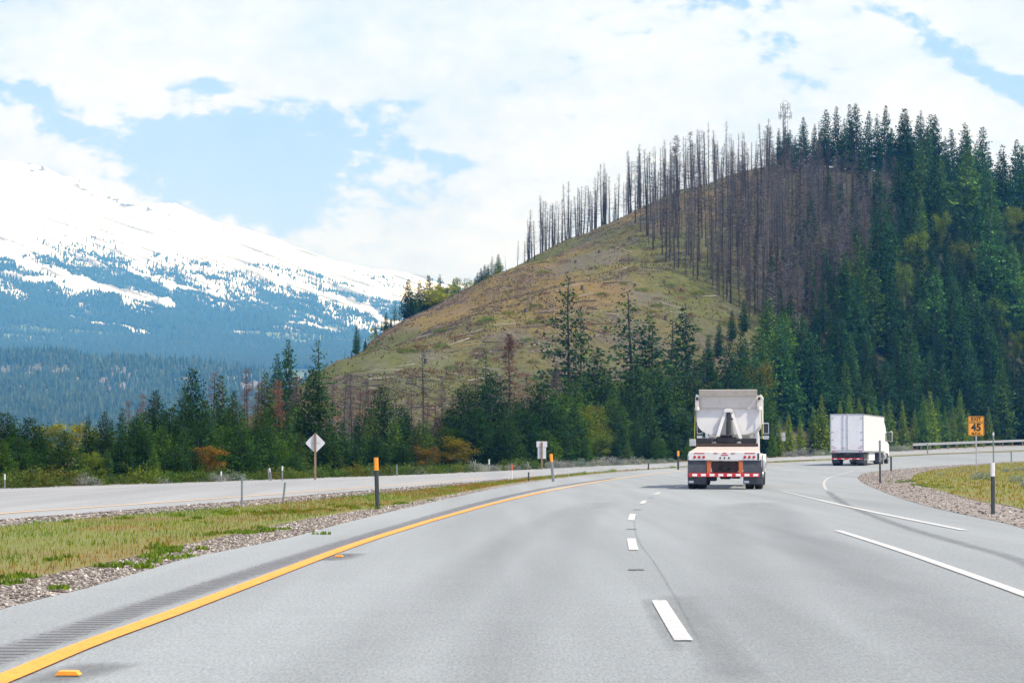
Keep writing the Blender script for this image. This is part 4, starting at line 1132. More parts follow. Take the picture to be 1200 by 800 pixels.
m.add([(-1.0 + ox, ty0 - .02, 2.86), (1.0 + ox, ty0 - .02, 2.86), (1.0 + ox, ty0 - .05, 3.30), (-1.0 + ox, ty0 - .05, 3.30), (-1.0 + ox, ty0 + .03, 2.86), (1.0 + ox, ty0 + .03, 2.86), (1.0 + ox, ty0 - .003, 3.30), (-1.0 + ox, ty0 - .003, 3.30)],
      [(0, 1, 2, 3), (7, 6, 5, 4), (0, 4, 5, 1), (1, 5, 6, 2), (2, 6, 7, 3), (3, 7, 4, 0)], M['cream'])
m.add([(-1.03 + ox, ty0 - .10, 3.28), (1.03 + ox, ty0 - .10, 3.28), (1.03 + ox, ty0 - .24, 3.49), (-1.03 + ox, ty0 - .24, 3.49), (-1.03 + ox, ty0 + .0, 3.30), (1.03 + ox, ty0 + .0, 3.30), (1.03 + ox, ty0 - .18, 3.50), (-1.03 + ox, ty0 - .18, 3.50)],
      [(0, 1, 2, 3), (7, 6, 5, 4), (0, 4, 5, 1), (1, 5, 6, 2), (2, 6, 7, 3), (3, 7, 4, 0)], M['cream'])
m.build('rear_lip', tub)
m = MB(); m.box((-1.10 + ox, ty0 - .035, 2.81), (1.10 + ox, ty0 - .001, 2.85), M['cream'], bev=.006); m.build('seam_rib', tub)
for zc in (2.3,): 
    m = MB(); m.box((-1.12 + ox, ty0 + .3, 3.24), (-1.165 + ox, ty1 - .05, 3.34), M['white']); m.box((1.12 + ox, ty0 + .3, 3.24), (1.165 + ox, ty1 - .05, 3.34), M['white']); m.build('top_rail', tub)
for k in range(7):
    yy = ty0 + .5 + k * .8
    for sx in (-1, 1): m = MB(); xa, xb = sorted((sx * 1.112 + ox, sx * 1.16 + ox)); m.box((xa, yy, 2.35), (xb, yy + .08, 3.238), M['white']); m.build('side_rib', tub)
for sx in (-1, 1):
    m = MB(); xa, xb = sorted((sx * 1.03 + ox, sx * 1.17 + ox))
    m.prism([(xa, 2.88), (xb, 2.92), (xb, 3.22), ((xa + xb) / 2, 3.31), (xa, 3.24)], 'y', ty0 - .14, ty0 - .04, M['cream'])
    m.lathe([(0, .05), (-.02, .05)], ((xa + xb) / 2, ty0 - .142, 3.18), M['black'], 12, 'y')
    m.tube(((xa + xb) / 2, ty0 - .09, 2.78), ((xa + xb) / 2, ty0 - .09, 2.92), .09, .07, M['cream'], 10)
    m.build('hinge_bracket', tub)
    xx = sx * 1.20 + ox
    m = MB(); m.tube((xx, ty0 - .1, 1.75), (xx - sx * .03, ty0 - .1, 2.8), .016, .016, M['strap'], 6); m.build('tarp_cord', T)
# A-frame and ram
m = MB()
for (xa, xb, sgn) in ((-.07, -.44, -1), (.09, .50, 1)):
    m.add([(xa + ox - .03 * sgn, ty0 - .10, 2.74), (xa + ox + .09 * sgn, ty0 - .10, 2.74), (xb + ox + .06 * sgn, ty0 - .22, 1.60), (xb + ox - .06 * sgn, ty0 - .22, 1.60),
           (xa + ox - .03 * sgn, ty0 - .03, 2.74), (xa + ox + .09 * sgn, ty0 - .03, 2.74), (xb + ox + .06 * sgn, ty0 - .10, 1.60), (xb + ox - .06 * sgn, ty0 - .10, 1.60)],
          [(0, 1, 2, 3), (7, 6, 5, 4), (0, 4, 5, 1), (1, 5, 6, 2), (2, 6, 7, 3), (3, 7, 4, 0)], M['white'])
m.prism([(-.16 + ox, 2.70), (.19 + ox, 2.70), (.17 + ox, 2.79), (.10 + ox, 2.84), (-.07 + ox, 2.84), (-.14 + ox, 2.79)], 'y', ty0 - .16, ty0 - .04, M['white'])
m.build('ram_frame', T)
m = MB(); m.tube((ox + .01, ty0 - .20, 1.80), (ox + .01, ty0 - .10, 2.35), .085, .085, M['black'], 14); m.tube((ox + .01, ty0 - .10, 2.35), (ox + .01, ty0 - .06, 2.76), .065, .065, M['glass'], 14)
m.tube((ox + .07, ty0 - .12, 2.48), (ox + .18, ty0 - .12, 2.46), .025, .025, M['black'], 8)
m.build('hydraulic_ram', T)
# cab
m = MB(); m.prism([(8.35, 1.0), (10.3, 1.0), (12.0, 1.0), (12.1, 1.25), (12.0, 1.85), (10.35, 2.05), (9.95, 2.85), (9.6, 2.95), (8.35, 2.95)], 'x', -1.0, 1.0, M['white'])
cab = m.build('cab', T)
m = MB(); m.box((-.55, 8.335, 2.05), (.55, 8.347, 2.7), M['glass']); m.build('rear_window', cab)
m = MB(); m.add([(-.9, 10.37, 2.08), (.9, 10.37, 2.08), (.86, 9.99, 2.80), (-.86, 9.99, 2.80)], [(0, 1, 2, 3)], M['glass']); m.build('windscreen', cab)
for sx in (-1, 1):
    m = MB(); xa = sx * 1.003; m.add([(xa, 8.8, 2.1), (xa, 9.9, 2.1), (xa, 9.7, 2.75), (xa, 8.8, 2.75)], [(0, 1, 2, 3)], M['glass']); m.build('side_window', cab)
    m = MB()
    xm = sx * 1.28
    m.box((xm - .11, 9.98, 1.98), (xm + .11, 10.06, 2.42), M['chrome'], bev=.02); m.box((xm - .11, 9.96, 1.78), (xm + .11, 10.06, 1.93), M['chrome'], bev=.02)
    m.box((xm - .09, 9.968, 2.02), (xm + .09, 9.976, 2.38), M['glass'])
    m.tube((sx * 1.0, 10.0, 2.36), (xm, 10.02, 2.36), .015, .015, M['chrome'], 6); m.tube((sx * 1.0, 10.0, 1.85), (xm, 10.02, 1.85), .015, .015, M['chrome'], 6)
    m.build('mirror', T)
    m = MB(); m.lathe([(0, .02), (.02, .30), (1.3, .30), (1.32, .02)], (sx * 1.0, 7.0, .78), M['chrome'], 20, 'y'); m.build('fuel_tank', T)
    m = MB(); m.tube((sx * .9, 8.2, 1.0), (sx * .9, 8.2, 3.25), .065, .065, M['chrome'], 12); m.build('exhaust_stack', T)
    wheel(T, *sorted((sx * .92, sx * 1.22)), 11.0, .51, face=sx)
    m = MB(); prof = [(11.0 + .66 * math.cos(math.pi * k / 12), .55 + .66 * math.sin(math.pi * k / 12)) for k in range(13)]; prof += [(11.0 + .62 * math.cos(math.pi * k / 12), .55 + .62 * math.sin(math.pi * k / 12)) for k in range(12, -1, -1)]
    m.prism(prof, 'x', *sorted((sx * .85, sx * 1.26)), M['white']); m.build('front_fender', T)

# ---- box truck -------------------------------------------------------------
x0, y0 = gflat(992.8, 545.6)
B = empty('box_truck', (x0, y0, float(rz(y0))), -math.radians(15.2)); tag(B, 'long plain white box truck driving away on the right', 'truck')
z0, z1, W_, Ln = 1.14, 4.06, 1.30, 14.3
m = MB(); m.box((-W_, 0, z0), (W_, Ln, z1), M['boxwhite'], bev=.02); box = m.build('trailer_body', B)
m = MB()
for k in range(24):
    yy = .5 + k * .585
    for sx in (-1, 1): xa, xb = sorted((sx * (W_ + .0015), sx * (W_ + .010))); m.box((xa, yy, z0 + .12), (xb, yy + .04, z1 - .1), M['boxwhite'])
m.build('side_seams', box)
m = MB()
for sx in (-1, 1):
    xa, xb = sorted((sx * (W_ - .06), sx * (W_ + .012))); m.box((xa, -.035, z0 - .05), (xb, .03, z1 + .01), M['alu'])
m.box((-W_, -.035, z1 - .06), (W_, .02, z1 + .02), M['alu']); m.box((-W_ - .012, -.04, z0 - .10), (W_ + .012, .03, z0 + .11), M['alu'])
for sx in (-1, 1): xa, xb = sorted((sx * (W_ - .02), sx * (W_ + .018))); m.box((xa, .05, z1 - .05), (xb, Ln - .02, z1 + .015), M['alu']); m.box((xa, .05, z0 - .08), (xb, Ln - .02, z0 + .04), M['alu'])
m.build('frame_rails', box)
for (xa, xb) in ((-W_ + .065, -.012), (.012, W_ - .065)):
    m = MB(); m.box((xa, -.022, z0 + .12), (xb, -.002, z1 - .07), M['boxwhite'], bev=.004); d = m.build('rear_door', box)
    for (rx) in ((xa * .0 - .30,) if xa < 0 else (.05,)):
        q = MB(); q.tube((rx, -.045, z0 + .05), (rx, -.045, z1 - .1), .022, .022, M['galv'], 8)
        for zc in (z0 + .2, 2.2, 2.8, z1 - .25): q.box((rx - .05, -.05, zc - .03), (rx + .05, -.022, zc + .03), M['galv'])
        q.build('lock_rod', d)
    q = MB(); ex = xa if xa < 0 else xb
    for zc in (z0 + .4, 2.05, 2.65, z1 - .3): a_, b_ = sorted((ex, ex + (.2 if ex < 0 else -.2))); q.box((a_, -.036, zc - .035), (b_, -.0225, zc + .035), M['galv'])
    q.build('hinges', d)
for sx in (-1, 1):
    for xc in (1.12, .98):
        m = MB(); m.box((sx * xc - .05, -.052, z0 - .06), (sx * xc + .05, -.041, z0 + .03), M['redlight']); m.build('tail_light', box)
    m = MB(); m.box((sx * .98 - .14, -.030, z0 + .26), (sx * .98 + .14, -.0225, z0 + .30), M['red']); m.build('reflector', box)
m = MB(); m.box((-.14, -.030, z0 + .26), (-.42, -.0225, z0 + .30), M['red']); m.build('reflector', box)
m = MB(); m.box((-1.2, -.03, .50), (1.2, .05, .60), M['red'], bev=.01)
for i in range(4): m.box((-1.05 + i * .6, -.034, .52), (-.80 + i * .6, -.0305, .58), M['reflwhite'])
for xc in (-.55, .55): m.box((xc - .05, 0, .58), (xc + .05, .08, z0 - .09), M['black'])
m.build('underride_guard', B)
m = MB(); m.box((-.52, .4, .92), (-.42, 13.6, z0 - .003), M['black']); m.box((.42, .4, .92), (.52, 13.6, z0 - .003), M['black']); m.box((-.9, .3, .6), (.9, 3.6, .9), M['black'], bev=.03); m.build('undercarriage', B)
for sx in (-1, 1):
    for yy in (1.15, 2.42, 12.1, 13.4):
        for (a, b) in ((.68, .94), (.98, 1.26)):
            xa, xb = (a, b) if sx > 0 else (-b, -a); wheel(B, xa, xb, yy, .50, face=sx)
    wheel(B, *sorted((sx * .95, sx * 1.24)), 17.3, .50, face=sx)
    xa, xb = sorted((sx * .66, sx * 1.27))
    for yy in (.45, 11.35):
        m = MB(); m.box((xa, yy, .22), (xb, yy + .015, .98), M['flap']); m.build('mud_flap', B)
    m = MB(); m.box((sx * .85 - .06, 8.9, .35), (sx * .85 + .06, 9.05, z0 - .1), M['galv']); m.box((sx * .85 - .15, 8.85, .30), (sx * .85 + .15, 9.1, .349), M['galv']); m.build('landing_leg', B)
    m = MB(); xa, xb = sorted((sx * 1.16, sx * 1.20)); m.box((xa, 4.2, .42), (xb, 8.2, z0 - .09), M['boxwhite']); m.build('side_skirt', B)
    m = MB(); m.lathe([(0, .02), (.02, .32), (1.6, .32), (1.62, .02)], (sx * .98, 14.4, .72), M['alu'], 20, 'y'); m.build('fuel_tank', B)
    m = MB(); m.tube((sx * 1.22, 16.4, 2.0), (sx * 1.62, 16.5, 2.1), .02, .02, M['chrome'], 6); m.tube((sx * 1.22, 16.4, 2.75), (sx * 1.62, 16.5, 2.75), .02, .02, M['chrome'], 6)
    m.box((sx * 1.62 - .1, 16.42, 1.95), (sx * 1.62 + .1, 16.56, 2.85), M['boxwhite'], bev=.03); m.box((sx * 1.62 - .08, 16.411, 2.0), (sx * 1.62 + .08, 16.417, 2.8), M['glass']); m.build('mirror', B)
m = MB(); m.prism([(14.75, 1.0), (16.9, 1.0), (18.5, .75), (18.65, 1.1), (18.5, 1.75), (17.1, 2.0), (16.6, 2.75), (15.9, 3.3), (14.75, 3.75)], 'x', -1.20, 1.20, M['boxwhite']); cb = m.build('cab', B)
m = MB(); m.add([(-1.05, 17.12, 2.03), (1.05, 17.12, 2.03), (1.0, 16.64, 2.72), (-1.0, 16.64, 2.72)], [(0, 1, 2, 3)], M['glass']); m.build('windscreen', cb)
for sx in (-1, 1):
    xa = sx * 1.203; m = MB(); m.add([(xa, 15.9, 2.0), (xa, 16.9, 2.0), (xa, 16.5, 2.7), (xa, 15.9, 2.7)], [(0, 1, 2, 3)], M['glass']); m.build('side_window', cb)
    m = MB(); m.box((sx * 1.15 - .03, 14.45, 1.1), (sx * 1.15 + .03, 14.74, 3.7), M['boxwhite']); m.build('side_fairing', cb)
M['dummy'] = M['black']
# ================================================================== TREES
def tri_sprays(P0, D, L, Wd, r):
    """one triangle per spray: base at P0 (width Wd, random in-plane axis), tip at P0 + D*L"""
    n = len(P0); rv = r.normal(size=(n, 3)); s = np.cross(D, rv); s /= np.linalg.norm(s, axis=1)[:, None] + 1e-9
    V = np.stack([P0 - s * Wd[:, None] / 2, P0 + s * Wd[:, None] / 2, P0 + D * L[:, None]], 1)
    return V
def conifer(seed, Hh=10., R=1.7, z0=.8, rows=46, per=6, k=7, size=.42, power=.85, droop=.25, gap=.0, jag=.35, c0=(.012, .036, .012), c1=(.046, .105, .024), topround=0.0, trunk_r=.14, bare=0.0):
    r = np.random.default_rng(seed); P0 = []; D = []; S = []; C = []
    bend = r.normal(0, .012, 2)
    zs = z0 + (Hh - z0) * (np.arange(rows) + r.uniform(-.3, .3, rows)) / rows
    phase = r.uniform(0, 6.28)
    for zi in zs:
        t = (zi - z0) / (Hh - z0)
        if t >= .995: continue
        env = (1 - t) ** power if topround == 0 else (max(0, 1 - t ** (2 + topround)) ** .6) * (.65 + .35 * math.sin(min(1, t * 3) * 1.57))
        env *= .55 + .45 * min(1, t * 5)
        nb = max(3, int(per * (.55 + .6 * (1 - t))))
        whorl = 1 + jag * .5 * r.normal()
        for b in range(nb):
            if r.random() < gap: continue
            az = phase + b * 6.28 / nb + r.normal(0, .45)
            Lb = R * env * max(.35, whorl + jag * r.normal() * .6) + .12
            dirz = -droop * (1 - t) + .45 * t + r.normal(0, .12)
            u = np.array([math.cos(az), math.sin(az), 0])
            m = max(2, int(k * (Lb / R) * 1.3) + 1)
            s_ = (np.arange(m) + r.random(m)) / m; s_ = .12 + .88 * s_
            pos = u[None] * (Lb * s_)[:, None]; pos[:, 2] = zi + Lb * s_ * dirz + .10 * Lb * s_ ** 2 + r.normal(0, .05, m)
            pos[:, :2] += r.normal(0, .08 + .10 * Lb, (m, 2)) * np.array([[1, 1]]) * .5
            P0.append(pos)
            d = u[None] * .8 + r.normal(0, .55, (m, 3)); d[:, 2] += dirz * .5 - .12; d /= np.linalg.norm(d, axis=1)[:, None]
            D.append(d); S.append(size * r.uniform(.6, 1.35, m) * (.55 + .45 * (1 - t)))
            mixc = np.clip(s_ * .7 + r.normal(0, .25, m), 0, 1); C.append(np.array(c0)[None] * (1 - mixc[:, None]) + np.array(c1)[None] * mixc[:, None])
    P0 = np.concatenate(P0); D = np.concatenate(D); S = np.concatenate(S); C = np.concatenate(C)
    P0[:, :2] += bend * P0[:, 2:3]
    V = tri_sprays(P0, D, S, S * r.uniform(.45, .95, len(S)), r)
    return V.reshape(-1, 3), np.repeat(C, 3, 0)
def tri_mesh(name, V, C, mat):
    me = bpy.data.meshes.new(name); n = len(V) // 3
    me.vertices.add(len(V)); me.vertices.foreach_set('co', V.astype(np.float32).ravel())
    me.loops.add(len(V)); me.loops.foreach_set('vertex_index', np.arange(len(V), dtype=np.int32))
    me.polygons.add(n); me.polygons.foreach_set('loop_start', np.arange(0, len(V), 3, dtype=np.int32)); me.update(calc_edges=True)
    a = me.color_attributes.new('Col', 'FLOAT_COLOR', 'POINT'); c4 = np.ones((len(V), 4), np.float32); c4[:, :3] = C; a.data.foreach_set('color', c4.ravel())
    me.materials.append(mat); return me
def trunk_mesh(name, Hh, r0, r1, mat, seed=0, seg=6, limbs=0, limbL=1.0, z0=.2, n=7):
    r = random.Random(seed); m = MB(); px_, py_ = 0, 0; prev = (0, 0, -.4); pr = r0 * 1.25
    for i in range(1, seg + 1):
        f = i / seg; nx = px_ + r.gauss(0, r0 * .25); ny = py_ + r.gauss(0, r0 * .25); cur = (nx, ny, Hh * f); cr_ = r0 + (r1 - r0) * f
        m.tube(prev, cur, pr, cr_, mat, n, caps=False); prev = cur; pr = cr_; px_, py_ = nx, ny
    for k in range(limbs):
        z = Hh * (z0 + (1 - z0) * r.random()); a = r.uniform(0, 6.28); L = limbL * (1.1 - z / Hh) * r.uniform(.5, 1.1)
        m.tube((0, 0, z), (math.cos(a) * L, math.sin(a) * L, z + L * r.uniform(-.15, .35)), r0 * .22, r0 * .05, mat, 4, caps=False)
    o = m.build(name); me = o.data; bpy.data.objects.remove(o); return me
def snag(seed, Hh=10., dens=110, L=.9, c=(.05, .042, .045), z0=.25, tw=.035, fine=0):
    r = np.random.default_rng(seed); n = dens
    t = r.beta(1.3, 1.1, n); z = Hh * (z0 + (1 - z0) * t); az = r.uniform(0, 6.28, n); Lb = L * (1.08 - t) * r.uniform(.35, 1.1, n) + .12
    D = np.stack([np.cos(az), np.sin(az), r.normal(.0, .28, n)], -1); D /= np.linalg.norm(D, axis=1)[:, None]
    P0 = np.stack([0 * z, 0 * z, z], -1)
    V = tri_sprays(P0, D, Lb, np.full(n, tw), r); C = np.tile(np.array([c]), (n, 1)) * r.uniform(.7, 1.4, (n, 1))
    if fine:
        i = r.integers(0, n, fine); s = r.uniform(.3, 1, fine)
        P1 = P0[i] + D[i] * (Lb[i] * s)[:, None]; D1 = D[i] * .7 + r.normal(0, .6, (fine, 3)); D1 /= np.linalg.norm(D1, axis=1)[:, None]
        V1 = tri_sprays(P1, D1, r.uniform(.2, .5, fine), np.full(fine, tw * .8), r)
        V = np.concatenate([V, V1]); C = np.concatenate([C, np.tile(np.array([c]), (fine, 1)) * r.uniform(.9, 1.7, (fine, 1))])
    return V.reshape(-1, 3), np.repeat(C, 3, 0)
def broad(seed, Hh=6., R=2.2, lobes=9, leaves=1500, size=.22, c0=(.10, .12, .02), c1=(.22, .22, .04), zc=.62, thin=.35):
    r = np.random.default_rng(seed); Ps = []; Cs = []
    for b in range(lobes):
        a = r.uniform(0, 6.28); rr = R * r.uniform(.05, .85); c = np.array([math.cos(a) * rr, math.sin(a) * rr, Hh * (zc + r.uniform(-.34, .26))]); q = R * r.uniform(.18, .40)
        m = leaves // lobes; d = r.normal(size=(m, 3)); d /= np.linalg.norm(d, axis=1)[:, None]; d[:, 2] *= .75
        Ps.append(c + d * (q * (.35 + 1.1 * r.random(m) ** 1.3) * (1 + .25 * np.sin(d[:, 0] * 7 + b)))[:, None]); Cs.append(np.clip(r.normal(.5, .25) + r.normal(0, .25, m), 0, 1))
    P0 = np.concatenate(Ps); f = np.concatenate(Cs)[:, None]; D = r.normal(size=P0.shape); D /= np.linalg.norm(D, axis=1)[:, None]
    S = size * r.uniform(.6, 1.3, len(P0)); V = tri_sprays(P0, D, S, S * .8, r)
    return V.reshape(-1, 3), np.repeat(np.array(c0) * (1 - f) + np.array(c1) * f, 3, 0)
def mound(seed, R=1., Hh=.8, leaves=900, size=.10, c0=(.03, .05, .015), c1=(.08, .11, .03)):
    r = np.random.default_rng(seed); d = r.normal(size=(leaves, 3)); d /= np.linalg.norm(d, axis=1)[:, None]; d[:, 2] = np.abs(d[:, 2])
    lump = 1 + .28 * np.sin(d[:, 0] * 5 + seed) * np.cos(d[:, 1] * 4.3 + seed * 2) + .12 * np.sin(d[:, 0] * 11 + d[:, 2] * 9)
    P0 = d * (r.uniform(.55, 1.05, leaves) * lump)[:, None] * np.array([[R, R * .8, Hh]]); D = d * .8 + r.normal(0, .6, d.shape); D[:, 2] += .3; D /= np.linalg.norm(D, axis=1)[:, None]
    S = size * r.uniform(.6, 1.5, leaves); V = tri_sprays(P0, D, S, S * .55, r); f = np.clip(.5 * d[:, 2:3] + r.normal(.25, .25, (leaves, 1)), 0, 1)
    return V.reshape(-1, 3), np.repeat(np.array(c0) * (1 - f) + np.array(c1) * f, 3, 0)

KINDS = {}
def kind(name, metas): KINDS[name] = metas
def mk(fn, mat, trunk, n, seed0, **kw):
    out = []
    for i in range(n):
        V, C = fn(seed0 + i, **kw); cm = tri_mesh('crown', V, C, M[mat]); tm = trunk_mesh('trunk', seed=seed0 + i, **trunk); out.append((cm, tm))
    return out
T10 = dict(Hh=9.6, r0=.15, r1=.02, mat=M['bark'])
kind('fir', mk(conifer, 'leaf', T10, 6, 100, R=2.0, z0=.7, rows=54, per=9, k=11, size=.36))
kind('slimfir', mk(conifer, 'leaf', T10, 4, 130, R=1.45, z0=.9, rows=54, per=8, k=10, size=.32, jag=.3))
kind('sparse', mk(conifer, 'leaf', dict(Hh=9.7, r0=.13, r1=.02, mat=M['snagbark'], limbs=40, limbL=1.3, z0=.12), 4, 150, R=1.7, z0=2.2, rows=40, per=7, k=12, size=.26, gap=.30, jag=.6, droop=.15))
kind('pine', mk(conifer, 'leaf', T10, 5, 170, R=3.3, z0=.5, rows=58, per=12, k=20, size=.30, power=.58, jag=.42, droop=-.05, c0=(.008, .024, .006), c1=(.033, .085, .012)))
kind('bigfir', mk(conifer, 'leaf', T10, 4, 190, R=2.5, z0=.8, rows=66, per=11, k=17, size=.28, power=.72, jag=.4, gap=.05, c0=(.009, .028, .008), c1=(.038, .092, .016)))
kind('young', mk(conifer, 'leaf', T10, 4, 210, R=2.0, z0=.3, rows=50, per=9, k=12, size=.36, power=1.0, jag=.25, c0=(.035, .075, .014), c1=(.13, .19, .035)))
kind('dead', mk(snag, 'twig', dict(Hh=10., r0=.115, r1=.015, mat=M['snagbark']), 6, 230, dens=230, L=.95, fine=160, c=(.022, .019, .021)))
kind('deadthin', mk(snag, 'twig', dict(Hh=10., r0=.09, r1=.012, mat=M['snagbark']), 5, 250, dens=230, L=1.7, fine=1000, c=(.080, .076, .076), z0=.10, tw=.04))
kind('rust', mk(snag, 'twig', dict(Hh=9.9, r0=.10, r1=.015, mat=M['snagbark']), 3, 270, dens=260, L=1.5, fine=1500, c=(.105, .062, .045), z0=.1, tw=.05))
kind('yellow', mk(broad, 'leaf2', dict(Hh=4.2, r0=.12, r1=.03, mat=M['bark'], limbs=10, limbL=2.2, z0=.3), 4, 290, leaves=4600, lobes=26, size=.17))
kind('open', mk(broad, 'leaf2', dict(Hh=5.4, r0=.09, r1=.02, mat=M['bark'], limbs=26, limbL=2.2, z0=.25), 3, 300, leaves=900, lobes=10, size=.20, c0=(.08, .10, .03), c1=(.17, .19, .06)))
UNIT = dict(yellow=6.0, open=6.0)
_cnt = {}
def plant(kd, base, h, wide=1.0, tint=(1, 1, 1), label=None, cat='tree', name='conifer', group=None, var=None, rot=None, parts=True):
    ms_ = KINDS[kd]; i = random.randrange(len(ms_)) if var is None else var
    u = UNIT.get(kd, 10.0); t = empty(name, base, random.uniform(0, 6.28) if rot is None else rot)
    s = h / u; t.scale = (s * wide, s * wide, s); ln = .028 if kd in ('dead', 'deadthin', 'rust') else .013; t.rotation_euler[0] = random.gauss(0, ln); t.rotation_euler[1] = random.gauss(0, ln)
    tag(t, label, cat, group)
    for nm, me in (('trunk', ms_[i][1]), ('branches' if kd in ('dead', 'deadthin', 'rust') else 'crown', ms_[i][0])):
        o = bpy.data.objects.new(nm, me); COL.objects.link(o); o.parent = t; v = random.uniform(.85, 1.15)
        o.color = (tint[0] * v, tint[1] * v, tint[2] * v, 1)
    return t
# ---- individually described trees: (px, top_py, Y, kind, width, tint, label)
def tree_px(px, top, Y, kd, wide, tint, label, name='conifer', cat='tree', group=None):
    X = (px - 600) / F * Y
    z = float(H(X, Y)); zt = P(px, top, Y).z
    return plant(kd, (X, Y, z), max(zt - z, .5), wide * (1.2 if kd in ('pine', 'bigfir') else 1.1), tint, label, cat, name, group)
G = (1, 1, 1); DK = (.62, .75, .66); BL = (.8, 1.0, 1.15); OL = (1.5, 1.25, .8); BR = (2.2, 1.25, .8); PU = (1.0, .93, 1.0); RU = (1, 1, 1)
def ridgeY(px): return float(np.interp(px, RD[:, 0], RD[:, 1]))
def ty(px, top, dY, kd, wide, tint, label, **k):
    """front rows: dY metres behind the far edge of the opposing road"""
    fy = np.interp(px, [p[0] for p in o_far], [gflat(*p)[1] for p in o_far])
    return tree_px(px, top, fy + dY, kd, wide, tint, label, **k)
